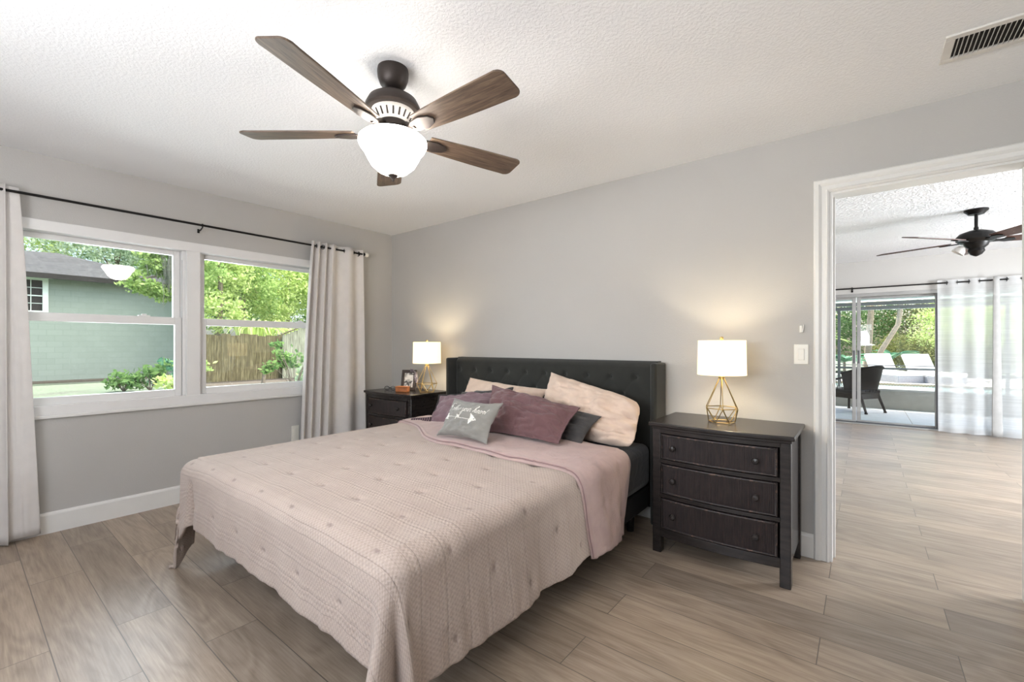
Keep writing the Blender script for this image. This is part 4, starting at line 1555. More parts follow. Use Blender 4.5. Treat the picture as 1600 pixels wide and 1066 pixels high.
for k in range(5):
    a = math.radians(1.3 + 72 * k)
    M0 = Matrix.Translation((fx, fy, 0)) @ Matrix.Rotation(a, 4, 'Z')
    M1 = M0 @ Matrix.Translation((0, 0, 2.150)) @ Matrix.Rotation(math.radians(-12), 4, 'X')
    bl = obj('blade', MB().prism(blade_outline(0.165, 0.66, 0.100, 0.138), 0.0, 0.007), 'blade', fan, bevel=0.002)
    # the blade keeps its own axes so that the grain runs along it
    bl.data.transform(Matrix.Translation(Vector(fan['_org'])))
    bl.matrix_basis = Matrix.Translation(-Vector(fan['_org'])) @ M1
    mb = MB()
    arm = [(0.066, -0.020), (0.12, -0.016), (0.15, -0.030), (0.20, -0.036), (0.245, -0.022), (0.262, 0.0)]
    arm = arm + [(x, -y) for x, y in reversed(arm[:-1])]
    mb.prism(arm, -0.009, -0.001, M1)
    ir = obj('blade_iron', mb, 'bronze', fan, bevel=0.002)
    mb = MB().tube([M0 @ Vector((0.06, 0, 2.178)), M0 @ Vector((0.09, 0, 2.172)), M0 @ Vector((0.12, 0, 2.152)), M1 @ Vector((0.15, 0, -0.004))], 0.011, 8)
    obj('arm_neck', mb, 'bronze', ir)
bowl = [(0.0, 1.968), (0.03, 1.972), (0.065, 1.988), (0.095, 2.015), (0.112, 2.045), (0.124, 2.070), (0.140, 2.090), (0.1475, 2.106), (0.147, 2.122), (0.138, 2.130)]
inner = [(max(0.0, r - 0.004), z + 0.004) for r, z in reversed(bowl)]
bw = obj('glass_bowl', MB().lathe(bowl + inner, fx, fy, 56), 'bowl', fan, smooth=60)
obj('bowl_finial', MB().lathe([(0, 1.974), (0.021, 1.974), (0.022, 1.968), (0.014, 1.962), (0.007, 1.952), (0.005, 1.945), (0, 1.942)], fx, fy, 20), 'bronze', fan)
for k in range(3):
    a = 2 * PI * k / 3 + 0.5
    lx, ly = fx + 0.075 * math.cos(a), fy + 0.075 * math.sin(a)
    obj('bulb', MB().lathe([(0, 2.062), (0.014, 2.066), (0.020, 2.08), (0.014, 2.105), (0.010, 2.128), (0, 2.128)], lx, ly, 14), 'fan_bulb', fan)

FAN2A = 156
GC = (4.97, 2.93)
fan2 = thing('ceiling_fan', 'dark bronze fan with red-brown blades in the room beyond the doorway', 'ceiling fan', (GC[0], GC[1], HF))
gx, gy = GC
obj('canopy', MB().lathe([(0, HF - 0.0005), (0.085, HF - 0.0005), (0.085, HF - 0.012), (0.066, HF - 0.030), (0.055, HF - 0.044), (0, HF - 0.046)], gx, gy, 36), 'black_metal', fan2)
obj('downrod', MB().lathe([(0, HF - 0.04), (0.013, HF - 0.04), (0.013, 2.33), (0.018, 2.32), (0.018, 2.285), (0, 2.285)], gx, gy, 16), 'black_metal', fan2)
obj('motor_housing', MB().lathe([(0, 2.295), (0.05, 2.295), (0.115, 2.27), (0.14, 2.24), (0.14, 2.205), (0.11, 2.18), (0, 2.18)], gx, gy, 40), 'black_metal', fan2)
obj('switch_housing', MB().lathe([(0, 2.185), (0.09, 2.18), (0.08, 2.15), (0.055, 2.125), (0.06, 2.10), (0.04, 2.07), (0.015, 2.055), (0, 2.05)], gx, gy, 32), 'black_metal', fan2)
Ms = Matrix.Translation((gx - 0.10, gy - 0.02, 2.135)) @ Matrix.Rotation(math.radians(35), 4, 'Y')
obj('glass_shade', MB().lathe([(0.012, 0.02), (0.03, 0.01), (0.045, -0.02), (0.05, -0.05), (0.047, -0.05), (0.042, -0.02), (0.028, 0.006), (0.010, 0.016)], seg=24, M=Ms, closed=True), 'white_metal', fan2)
for k in range(5):
    a = math.radians(FAN2A + 72 * k)
    M0 = Matrix.Translation((gx, gy, 0)) @ Matrix.Rotation(a, 4, 'Z')
    M1 = M0 @ Matrix.Translation((0, 0, 2.195)) @ Matrix.Rotation(math.radians(-13), 4, 'X')
    bl = obj('blade', MB().prism(blade_outline(0.19, 0.77, 0.105, 0.145), 0.0, 0.008), 'blade_far', fan2, bevel=0.002)
    bl.data.transform(Matrix.Translation(Vector(fan2['_org'])))
    bl.matrix_basis = Matrix.Translation(-Vector(fan2['_org'])) @ M1
    arm = [(0.10, -0.022), (0.16, -0.020), (0.20, -0.036), (0.25, -0.030), (0.27, 0.0)]
    arm = arm + [(x, -y) for x, y in reversed(arm[:-1])]
    obj('blade_iron', MB().prism(arm, -0.010, -0.001, M1), 'black_metal', fan2, bevel=0.002)

# ------------------------------------------------------------------ wall and ceiling fittings
sw = thing('light_switch', 'white rocker switch plate on the wall left of the doorway', 'light switch', (3.855, 0, 1.16))
obj('plate', MB().box(3.8195, -0.006, 1.105, 3.8915, -0.0003, 1.222), 'plate', sw, bevel=0.003)
obj('rocker', MB().box(3.840, -0.011, 1.130, 3.871, -0.005, 1.196, M=Matrix.Translation((0, 0, 0))), 'plate', sw, bevel=0.002)
hk = thing('wall_hook', 'small white hook on the wall above the light switch', 'hook', (3.858, 0, 1.31))
obj('hook_base', MB().box(3.847, -0.007, 1.290, 3.861, -0.0003, 1.330), 'plate', hk, bevel=0.002)
obj('hook_arm', MB().tube([(3.868, -0.004, 1.335), (3.867, -0.010, 1.318), (3.864, -0.014, 1.300), (3.863, -0.020, 1.290)], 0.0035, 8), 'white_metal', hk)
ot = thing('wall_outlet', 'white wall outlet half hidden by the corner curtain', 'outlet', (0, -1.075, 0.4))
obj('plate', MB().box(0.0003, -1.115, 0.325, 0.006, -1.045, 0.470), 'plate', ot, bevel=0.003)
for z0 in (0.405, 0.350):
    obj('receptacle', MB().box(0.005, -1.095, z0, 0.009, -1.065, z0 + 0.035), 'plate', ot, bevel=0.002)

vx0, vx1, vy0, vy1 = 4.395, 4.86, -0.625, -0.405
vt = thing('air_vent', 'white slatted air vent in the ceiling above the doorway', 'vent', ((vx0 + vx1) / 2, (vy0 + vy1) / 2, H))
mb = MB()
e = 0.032
for a in ((vx0, vy0, vx1, vy0 + e), (vx0, vy1 - e, vx1, vy1), (vx0, vy0 + e, vx0 + e, vy1 - e), (vx1 - e, vy0 + e, vx1, vy1 - e)):
    mb.box(a[0], a[1], H - 0.010, a[2], a[3], H - 0.0003)
obj('frame', mb, 'white_metal', vt, bevel=0.003)
obj('duct', MB().box(vx0 + 0.02, vy0 + 0.02, H - 0.0018, vx1 - 0.02, vy1 - 0.02, H - 0.0004), 'dark_void', vt)
nsl = 28
for k in range(nsl):
    x = vx0 + e + 0.010 + (vx1 - vx0 - 2 * e - 0.02) * k / (nsl - 1)
    tilt = math.radians(-62 if k < nsl // 2 else 62)
    Mv = Matrix.Translation((x, 0, H - 0.0075)) @ Matrix.Rotation(tilt, 4, 'Y')
    obj('slat', MB().box(-0.006, vy0 + e - 0.004, -0.0007, 0.006, vy1 - e + 0.004, 0.0008, M=Mv), 'white_metal', vt)

# ------------------------------------------------------------------ far room: sliding door, rod, sheer curtains
sd_ = thing('door_1', 'sliding glass door of the far room onto the patio', 'sliding door', ((SX0 + SX1) / 2, FY + 0.07, 0))
sd_['kind'] = 'structure'
mb = MB().box(SX0, FY - 0.012, 0, SX0 + 0.04, FY + 0.14, SZ).box(SX1 - 0.04, FY - 0.012, 0, SX1, FY + 0.14, SZ)
mb.box(SX0, FY - 0.012, SZ - 0.05, SX1, FY + 0.14, SZ).box(SX0, FY - 0.012, 0.0, SX1, FY + 0.14, 0.022)
obj('door_frame', mb, 'aluminium', sd_, bevel=0.003)


def slide_panel(x0, x1, y, lab=None, handle=None, dark=None):
    st = 0.048
    z0, z1 = 0.024, SZ - 0.05
    mb = MB().box(x0, y, z0, x0 + st, y + 0.035, z1).box(x1 - st, y, z0, x1, y + 0.035, z1)
    mb.box(x0 + st, y, z0, x1 - st, y + 0.035, z0 + 0.03).box(x0 + st, y, z1 - 0.03, x1 - st, y + 0.035, z1)
    p = obj('door_panel', mb, 'aluminium', sd_, bevel=0.003)
    obj('glass_pane', MB().box(x0 + st - 0.004, y + 0.015, z0 + 0.026, x1 - st + 0.004, y + 0.020, z1 - 0.026), 'glass', p)
    if handle is not None:
        hb_ = MB().box(handle - 0.008, y - 0.03, 0.93, handle + 0.008, y - 0.022, 1.13).box(handle - 0.008, y - 0.022, 0.93, handle + 0.008, y, 0.95).box(handle - 0.008, y - 0.022, 1.11, handle + 0.008, y, 1.13)
        obj('door_handle', hb_, 'aluminium_dark', p, bevel=0.002)
    return p


slide_panel(SX0 + 0.04, 4.045, FY + 0.03, handle=4.022)
slide_panel(4.055, 4.985, FY + 0.075, handle=4.078)
slide_panel(4.935, 5.93, FY + 0.03)
slide_panel(5.90, SX1 - 0.04, FY + 0.075)
obj('edge_gasket', MB().box(4.945, FY + 0.022, 0.024, 4.962, FY + 0.031, SZ - 0.05), 'aluminium_dark', sd_)
obj('door_rail', MB().box(SX0 + 0.04, FY + 0.0, 0.022, SX1 - 0.04, FY + 0.12, 0.034), 'aluminium_dark', sd_)

R2Y, R2Z = FY - 0.09, 2.075
rod2 = thing('curtain_rod', 'black curtain rod above the sliding glass door', 'curtain rod', (4.6, R2Y, R2Z))
obj('rod', MB().tube([(2.6, R2Y, R2Z), (7.0, R2Y, R2Z)], 0.0105, 10), 'black_metal', rod2)
for x in (4.0, 2.7, 6.9):
    mb = MB().tube([(x, FY - 0.004, R2Z - 0.02), (x, R2Y, R2Z - 0.012)], 0.006, 8).box(x - 0.012, FY - 0.006, R2Z - 0.05, x + 0.012, FY - 0.0003, R2Z + 0.02)
    mb.tube([(x, R2Y, R2Z - 0.028), (x, R2Y, R2Z + 0.02)], 0.007, 8)
    obj('bracket', mb, 'black_metal', rod2)


def sheer(x0, x1, b0, b1, label, nf, ph):
    mb = MB()

    def fn(u, v):
        xt, xb = x0 + (x1 - x0) * u, b0 + (b1 - b0) * u
        x = xt + (xb - xt) * v
        a = 0.017 + 0.012 * v
        y = R2Y + a * math.sin(2 * PI * nf * u + ph) + 0.012 * nz(u * 5, v * 2, ph) * v
        z = 2.115 + (0.012 - 2.115) * v
        if v > 0.96:
            y -= 0.05 * (v - 0.96) / 0.04 * (0.5 + 0.5 * nz(u * 6, 3, ph))
        return (x, y, z)
    mb.grid(fn, 150, 40)
    o = obj('sheer_curtain', mb, 'sheer', None, smooth=80)
    tag(o, label, 'curtain', 'sheer curtains of the sliding door')
    hem = MB().grid(lambda u, v: Vector(fn(u, v * 0.035)) + Vector((0, -0.002, 0)), 150, 3)
    obj('header_band', hem, 'sheer', o, smooth=80)
    spots = []
    for k in range(int(nf * 2)):
        u = (k * PI - ph) / (2 * PI * nf)
        if 0.02 < u < 0.98:
            spots.append((x0 + (x1 - x0) * u, R2Y, 0.8 if k % 2 else -0.8))
    for (gx_, gy_, an) in spots:
        M_ = Matrix.Translation((gx_, gy_, R2Z)) @ Matrix.Rotation(PI / 2 + an * 0.25, 4, 'Z') @ Matrix.Rotation(PI / 2, 4, 'X')
        obj('grommet', MB().lathe([(0.020, -0.003), (0.029, -0.002), (0.029, 0.002), (0.020, 0.003)], seg=20, M=M_, closed=True), 'black_metal', o)
    return o


sheer(4.945, 5.50, 4.955, 5.53, 'white sheer curtain panel next to the clear door pane', 2.6, 0.4)
sh2 = sheer(5.515, 6.40, 5.50, 6.50, 'white sheer curtain panel with a gathered grey edge, by the door casing', 3.2, 1.2)
mb = MB().grid(lambda u, v: (5.475 + 0.055 * u + 0.045 * v * (u - 0.3), R2Y - 0.045 - 0.012 * math.sin(PI * u), 2.115 + (0.012 - 2.115) * v), 10, 30)
obj('gathered_edge', mb, 'sheer_tail', sh2, smooth=80, solid=0.003)

# ------------------------------------------------------------------ patio, pool and garden behind the sliding door
LY = 8.40
m = MB().box(0.5, FY + 0.15, -0.2, 9.5, LY + 0.1, -0.05)
lf = struct('floor_patio', m, 'concrete', 'pale concrete patio floor outside the sliding door', 'floor')
mb = MB()
for x in np.arange(1.0, 9.0, 0.75):
    M_ = Matrix.Translation((x, 5.75, 0)) @ Matrix.Rotation(0.0, 4, 'Z')
    mb.box(x - 0.004, FY + 0.16, -0.0505, x + 0.004, LY, -0.0485)
obj('joint', mb, 'stucco', lf)
m = MB()
pts = [(FY + 0.15, 2.47), (LY + 0.25, 2.10), (LY + 0.25, 2.16), (FY + 0.15, 2.56)]
m.prism([(a, b) for a, b in pts], 0.3, 9.7, Matrix(((0, 0, 1, 0), (1, 0, 0, 0), (0, 1, 0, 0), (0, 0, 0, 1))))
struct('roof_patio', m, 'white_roof', 'white sloping roof over the patio', 'roof', smooth=0)
m = MB().box(0.4, LY, -0.2, 9.6, LY + 0.1, 0.305)
struct('wall_patio', m, 'stucco', 'low grey stucco wall along the patio edge', 'wall')
sf = thing('screen_frame', 'grey aluminium screen frame on the low patio wall', 'screen frame', (5, LY + 0.05, 0.305))
obj('beam', MB().box(0.4, LY + 0.0, 1.92, 9.6, LY + 0.10, 1.99).box(0.4, LY - 0.02, 2.01, 9.6, LY + 0.12, 2.075), 'screen_frame', sf, bevel=0.004)
obj('sill_rail', MB().box(0.4, LY - 0.012, 0.305, 9.6, LY + 0.112, 0.345), 'aluminium', sf, bevel=0.004)
obj('chair_rail', MB().box(0.4, LY + 0.02, 0.725, 9.6, LY + 0.07, 0.765).box(0.4, LY + 0.03, 0.80, 9.6, LY + 0.055, 0.815), 'screen_frame', sf, bevel=0.003)
for x in (1.35, 3.735, 6.12, 8.5):
    obj('post', MB().box(x - 0.025, LY + 0.018, 0.345, x + 0.025, LY + 0.075, 1.92), 'screen_frame', sf, bevel=0.003)

# wicker armchair facing left, seen from its back quarter
ch = thing('wicker_armchair', 'dark wicker armchair with curved back on the patio', 'armchair', (4.04, 7.70, -0.05))
Mc = Matrix.Translation((4.02, 7.66, -0.05)) @ Matrix.Rotation(math.radians(147.7), 4, 'Z')   # local +x = facing
obj('seat', MB().box(-0.26, -0.27, 0.36, 0.28, 0.27, 0.42, M=Mc), 'wicker', ch, bevel=0.012)
obj('seat_skirt', MB().box(-0.25, -0.26, 0.26, 0.265, -0.235, 0.36, M=Mc).box(-0.25, 0.235, 0.26, 0.265, 0.26, 0.36, M=Mc).box(0.24, -0.26, 0.26, 0.265, 0.26, 0.36, M=Mc).box(-0.26, -0.26, 0.26, -0.235, 0.26, 0.36, M=Mc), 'wicker', ch, bevel=0.008)


def backfn(u, v, off=0.0):
    a = math.radians(95 + 170 * u)
    r = 0.30 + 0.09 * v + off
    z = 0.40 + 0.46 * v * (0.70 + 0.30 * math.sin(PI * u))
    return Mc @ Vector((0.02 + (r + 0.02) * math.cos(a), (r + 0.03) * math.sin(a), z))


mb = MB().grid(lambda u, v: backfn(u, 0.08 + 0.92 * v), 36, 10)
obj('backrest', mb, 'wicker', ch, smooth=80, solid=0.022, offset=0)
mb = MB().tube([backfn(u, 1.0) + Vector((0, 0, 0.004)) for u in np.linspace(0, 1, 36)], 0.026, 10)
obj('top_roll', mb, 'wicker', ch)
mb = MB()
for u in np.linspace(0.18, 0.82, 9):
    mb.tube([backfn(u, 0.0), backfn(u, 0.25), backfn(u, 0.5)], 0.008, 6)
obj('back_spindle', mb, 'wicker', ch)
for sy in (-1, 1):
    arm = [(0.33, 0.30, 0.36), (0.345, 0.31, 0.50), (0.335, 0.315, 0.585), (0.29, 0.325, 0.612), (0.12, 0.335, 0.615), (-0.03, 0.345, 0.66), (-0.10, 0.33, 0.74)]
    mb = MB().tube([Mc @ Vector((x, sy * y, z)) for x, y, z in arm], 0.021, 10)
    for x in (0.06, 0.15, 0.24):
        mb.tube([Mc @ Vector((x, sy * 0.27, 0.40)), Mc @ Vector((x, sy * 0.33, 0.61))], 0.006, 6)
    obj('arm', mb, 'wicker', ch, smooth=70)
    obj('leg', MB().tube([Mc @ Vector((0.28, sy * 0.255, 0.40)), Mc @ Vector((0.295, sy * 0.262, 0.2)), Mc @ Vector((0.30, sy * 0.265, 0.02))], 0.027, 10, r1=0.018).lathe([(0, 0), (0.024, 0.004), (0.026, 0.02), (0.016, 0.034), (0, 0.036)], seg=12, M=Mc @ Matrix.Translation((0.30, sy * 0.265, 0.0))), 'wicker', ch)
    obj('leg', MB().tube([Mc @ Vector((-0.22, sy * 0.235, 0.38)), Mc @ Vector((-0.29, sy * 0.25, 0.18)), Mc @ Vector((-0.345, sy * 0.262, 0.02))], 0.027, 10, r1=0.018).lathe([(0, 0), (0.024, 0.004), (0.026, 0.02), (0.016, 0.034), (0, 0.036)], seg=12, M=Mc @ Matrix.Translation((-0.345, sy * 0.262, 0.0))), 'wicker', ch)

# ground, pool
m = MB().box(-60, -60, -0.4, 0.4, 60, -0.06).box(0.4, 24, -0.4, 60, 60, -0.06)
struct('ground', m, 'lawn', 'grass and leaf litter outside the windows', 'ground')
PY0, PY1, DZK = 9.6, 13.9, 0.10
m = MB().box(-0.5, LY + 0.1, -0.3, 16, PY0, DZK).box(-0.5, PY1, -0.3, 16, 18.5, DZK).box(13.5, PY0, -0.3, 16, PY1, DZK)
struct('ground_pool_deck', m, 'deck', 'pale concrete deck around the pool', 'pool deck')
m = MB().box(-0.5, PY0, -0.3, 13.5, PY1, 0.03)
pw_ = tag(obj('pool_water', m, 'water', None), 'light turquoise pool water beyond the patio wall', 'pool', None, 'structure')
m = MB().box(-0.5, PY1 - 0.012, 0.03, 13.5, PY1 - 0.0005, DZK - 0.002)
o = tag(obj('pool_tile_band', m, 'pool_tile', None), 'brown tile band along the far pool edge', 'tile band', None, 'structure')


def lounger(x, y, ang, label):
    t = thing('pool_lounger', label, 'lounger', (x, y, DZK), 'white cushioned loungers beyond the pool')
    Ml = Matrix.Translation((x, y, DZK)) @ Matrix.Rotation(ang, 4, 'Z')       # local +x towards the foot
    obj('base', MB().box(-0.3, -0.36, 0.0, 1.05, 0.36, 0.20, M=Ml), 'wicker_grey', t, bevel=0.015)
    obj('seat_cushion', MB().box(-0.05, -0.36, 0.20, 1.06, 0.36, 0.31, M=Ml), 'outdoor_cushion', t, bevel=0.03, seg=3)
    Mb2 = Ml @ Matrix.Translation((0.0, 0, 0.24)) @ Matrix.Rotation(math.radians(-60), 4, 'Y')
    obj('back_cushion', MB().box(-0.02, -0.36, 0.0, 0.09, 0.36, 0.0 + 0.01, M=Ml @ Matrix.Translation((0, 0, 0.24))).box(0.0, -0.37, 0, 0.10, 0.37, 0.62, M=Ml @ Matrix.Translation((-0.02, 0, 0.24)) @ Matrix.Rotation(math.radians(-28), 4, 'Y')), 'outdoor_cushion', t, bevel=0.03, seg=3)
    return t


lounger(4.62, 15.2, math.radians(-55), 'left white cushioned lounger behind the pool')
lounger(5.52, 15.2, math.radians(-55), 'right white cushioned lounger behind the pool')

# ------------------------------------------------------------------ foliage


def leaf_cloud(blobs, n, size, drop=0.0, long=1.6, shell=0.55):
    """n separate leaf blades filling ellipsoid blobs [(cx, cy, cz, rx, ry, rz)]."""
    B = np.array(blobs, float)
    wts = (B[:, 3] * B[:, 4] * B[:, 5]) ** 0.67
    idx = rng.choice(len(B), n, p=wts / wts.sum())
    # leaves gather in small sprays, so that gaps stay between them
    m = max(16, n // 45)
    sb = rng.choice(len(B), m, p=wts / wts.sum())
    sd = rng.normal(size=(m, 3))
    sd /= np.linalg.norm(sd, axis=1)[:, None]
    sr = shell + (1 - shell) * rng.random(m) ** 0.7
    sc = B[sb, :3] + sd * B[sb, 3:] * sr[:, None]
    pick = rng.integers(0, m, n)
    d = sd[pick] + 0.6 * rng.normal(size=(n, 3))
    d /= np.linalg.norm(d, axis=1)[:, None]
    spread = np.clip(0.19 * B[sb[pick], 3:].mean(1), size * 1.1, size * 6.0)
    c = sc[pick] + rng.normal(size=(n, 3)) * spread[:, None] * np.array([1, 1, 0.55])
    a = rng.normal(size=(n, 3))
    a[:, 2] -= drop
    a /= np.linalg.norm(a, axis=1)[:, None]
    nrm = d + 0.8 * rng.normal(size=(n, 3))
    nrm[:, 2] += 0.6
    b = np.cross(a, nrm)
    b /= np.linalg.norm(b, axis=1)[:, None] + 1e-9
    s = size * (0.6 + 0.8 * rng.random(n))
    L, Wd = (a.T * s * long).T, (b.T * s).T
    V = np.stack([c - L * 0.5, c + Wd * 0.45, c + L * 0.5, c - Wd * 0.45], 1).reshape(-1, 3)
    F = [(4 * i, 4 * i + 1, 4 * i + 2, 4 * i + 3) for i in range(n)]
    return V.tolist(), F


def leaves_mb(*a, **k):
    mb = MB()
    mb.v, mb.f = leaf_cloud(*a, **k)
    return mb


def tree(label, base, trunk_top, blobs, n, size, mat, cat='tree', name='tree', group=None, bark='bark', tr=0.16, drop=0.2, long=1.6, shell=0.55, extra=()):
    t = thing(name, label, cat, base, group)
    mid = (Vector(base) + Vector(trunk_top)) / 2 + Vector((0.1, 0.15, 0))
    tb = MB().tube([base, mid, trunk_top], tr, 8, r1=tr * 0.45)
    for bl_ in blobs[:6]:
        tb.tube([Vector(mid).lerp(Vector(trunk_top), 0.6), Vector(bl_[:3])], tr * 0.35, 5, r1=tr * 0.08)
    obj('trunk', tb, bark, t)
    obj('foliage', leaves_mb(blobs, n, size, drop=drop, long=long, shell=shell), mat, t, smooth=0)
    return t


TG = 'trees behind the neighbour house and fence'
# behind the neighbour house
tree('yellow-green tree rising behind the neighbour roof ridge', (-30, -4.5, -0.06), (-30, -4.0, 6.5), [(-30, -6.5, 7.5, 3, 3, 2.6), (-30, -3, 8.2, 3, 3, 3), (-29, -8.5, 6.3, 3, 2.6, 2.4), (-29, -1, 6.8, 2.6, 2.4, 2.2)], 19968, 0.122, 'leaf_yellow', group=TG)
tree('pale leafy tree behind the right end of the neighbour roof', (-27, 2.2, -0.06), (-27, 2.4, 6.0), [(-27, 1.5, 6.6, 2.6, 2.4, 2.6), (-26, 4.2, 5.6, 2.4, 2.2, 2.4), (-28, 3.0, 8.2, 3, 2.6, 2.4)], 19968, 0.114, 'leaf_grey', group=TG)
# behind the fence, in the right window
tree('dark tree with straight trunk left of the mossy fence corner', (-16.6, 3.6, -0.06), (-16.5, 3.7, 6.2), [(-16.4, 3.8, 4.4, 1.0, 1.0, 1.4), (-16.6, 3.2, 5.4, 1.2, 1.0, 1.2), (-16.2, 4.1, 5.9, 1.0, 0.9, 1.2), (-16, 3.7, 2.6, 0.8, 0.8, 0.8)], 11424, 0.082, 'leaf_yellow', group=TG, tr=0.14)
tree('slim grey-barked tree behind the fence', (-18.5, 5.2, -0.06), (-18.4, 5.1, 6.4), [(-18.5, 5.2, 5.6, 1.4, 1.2, 1.6), (-18.2, 4.4, 4.2, 1.1, 1.0, 1.4), (-18, 5.8, 3.6, 1.0, 1.0, 1.2)], 11424, 0.082, 'leaf_mid', group=TG, tr=0.2)
tree('broad bright green tree behind the fence', (-20, 8.0, -0.06), (-20, 8.0, 4.0), [(-20, 7.6, 4.4, 2.2, 1.8, 1.8), (-19.5, 9.5, 4.6, 2, 1.8, 2), (-20.5, 8.6, 6.3, 2.2, 2, 1.5), (-19, 6.6, 3.2, 1.2, 1.2, 1.2)], 23520, 0.091, 'leaf_yellow', group=TG)
tree('grey-green tree at the right edge of the window view', (-18.5, 11.2, -0.06), (-18.4, 11.2, 4.5), [(-18.5, 10.8, 4.4, 1.7, 1.6, 2.2), (-18, 12.2, 3.6, 1.8, 1.7, 1.9), (-18.5, 11, 2.4, 1.4, 1.6, 1.2)], 18816, 0.082, 'leaf_grey', group=TG)
tree('tall dark tree mass far behind the fence', (-30, 11, -0.06), (-30, 11, 6), [(-30, 6.5, 6, 3, 3, 4.5), (-30, 11, 6.5, 3, 3.5, 5), (-30, 16, 6, 3, 3.5, 5), (-30, 20, 5.5, 3, 3, 4.5)], 23520, 0.173, 'leaf_deep', group=TG)
for i, (y, z, lab) in enumerate(((4.4, 1.9, 'left clump of arching pale fronds above the fence'), (6.2, 1.8, 'middle clump of arching pale fronds above the fence'), (8.0, 1.7, 'right clump of arching pale fronds above the fence'))):
    mb = MB()
    for k in range(70):
        a = rng.random() * 2 * PI
        L = 0.7 + 0.6 * rng.random()
        p0 = Vector((-14.6, y + rng.normal() * 0.25, 0.3))
        o1 = Vector((math.cos(a) * 0.25, math.sin(a) * 0.35, z - 0.3))
        o2 = Vector((math.cos(a) * 0.6 * L, math.sin(a) * 0.9 * L, z + 0.25 - 0.4 * L * L))
        P = [p0, p0 + o1, p0 + o2, p0 + o2 + Vector((math.cos(a) * 0.3, math.sin(a) * 0.4, -0.35))]
        b0 = len(mb.v)
        for j, p in enumerate(P):
            w = (0.02, 0.035, 0.03, 0.004)[j]
            sd = Vector((-math.sin(a), math.cos(a), 0.1)) * w
            mb.v += [tuple(p - sd), tuple(p + sd)]
        for j in range(3):
            mb.f.append((b0 + 2 * j, b0 + 2 * j + 1, b0 + 2 * j + 3, b0 + 2 * j + 2))
    tag(obj('palm_clump', mb, 'leaf_yellow', None, smooth=0), lab, 'palm', 'frond clumps behind the fence')

# mossy oak limb in front of the neighbour house, seen in the upper left window
ok = thing('mossy_oak', 'oak branch with hanging grey moss in front of the neighbour house', 'tree', (-10.2, 0.98, -0.06))
tb = MB().tube([(-10.2, 0.98, -0.06), (-10.2, 0.97, 2.0), (-10.1, 0.85, 3.4), (-10.0, 0.7, 5.2)], 0.16, 10, r1=0.09)
tb.tube([(-10.1, 0.87, 3.3), (-10, 0.3, 3.0), (-9.9, -0.5, 2.72)], 0.05, 6, r1=0.012).tube([(-10.1, 0.85, 3.5), (-10.2, 0.4, 4.0), (-10.2, -0.2, 4.1)], 0.05, 6, r1=0.012)
obj('trunk', tb, 'bark', ok)
obj('foliage', leaves_mb([(-10, -0.05, 2.78, 0.45, 0.60, 0.26), (-10, 0.35, 2.55, 0.4, 0.45, 0.25), (-10.1, 0.15, 3.75, 0.5, 0.65, 0.45), (-10, 0.75, 3.9, 0.5, 0.5, 0.5), (-10, 0.8, 2.95, 0.4, 0.35, 0.5), (-9.9, 0.95, 2.4, 0.4, 0.35, 0.55), (-10.1, 0.3, 3.2, 0.4, 0.35, 0.3), (-10, 1.2, 3.3, 0.5, 0.5, 0.7)], 9500, 0.062, long=1.5, shell=0.3), 'leaf_mid', ok, smooth=0)
mb = MB()
for k in range(110):
    y, z = 0.45 + rng.normal() * 0.16, 3.25 + rng.normal() * 0.25
    L = 0.3 + 0.6 * rng.random()
    x = -9.75 + rng.normal() * 0.1
    mb.tube([(x, y, z), (x + 0.02, y + 0.03, z - L * 0.5), (x, y + 0.01, z - L)], 0.009, 5, r1=0.003)
obj('hanging_moss', mb, 'moss', ok)

# neighbour house
nh = thing('neighbour_house', 'pale green block house with grey shingle hip roof', 'house', (-21, -6, -0.06))
hy0, hy1, hz = -14, 3.0, 3.62
obj('wall', MB().box(-24.4, hy0, -0.06, -18, hy1, hz), 'block', nh)
ev = 0.55
v = [(-17.45, hy0 - ev, 3.62), (-17.45, hy1 + ev, 3.62), (-24.95, hy1 + ev, 3.62), (-24.95, hy0 - ev, 3.62), (-21, hy0 + 4.5, 4.3), (-21, -0.41, 4.86)]
mb = MB()
mb.v = v
mb.f = [(0, 1, 5, 4), (1, 2, 5), (2, 3, 4, 5), (3, 0, 4), (3, 2, 1, 0)]
obj('roof', mb, 'shingle', nh, smooth=0)
obj('fascia', MB().box(-17.5, hy0 - ev, 3.46, -17.42, hy1 + ev, 3.63), 'dark_void', nh)
wf = obj('window', MB().box(-18.0, -2.35, 2.30, -17.95, -2.27, 3.50).box(-18.0, -1.10, 2.30, -17.93, -0.96, 3.50).box(-18.0, -2.35, 3.42, -17.95, -0.98, 3.50).box(-18, -2.35, 2.30, -17.95, -0.98, 2.38).box(-18, -2.27, 2.87, -17.95, -1.06, 2.91)
         .box(-18, -1.68, 2.38, -17.96, -1.65, 3.42).box(-18, -1.38, 2.38, -17.96, -1.36, 3.42).box(-18, -1.98, 2.38, -17.96, -1.96, 3.42).box(-18, -2.27, 2.62, -17.96, -1.06, 2.64).box(-18, -2.27, 3.15, -17.96, -1.06, 3.17), 'house_trim', nh)
obj('pane', MB().box(-17.995, -2.27, 2.38, -17.985, -1.06, 3.42), 'dark_void', wf)
obj('awning_trim', MB().box(-18, -2.45, 3.50, -17.85, -0.85, 3.58), 'house_trim', nh)

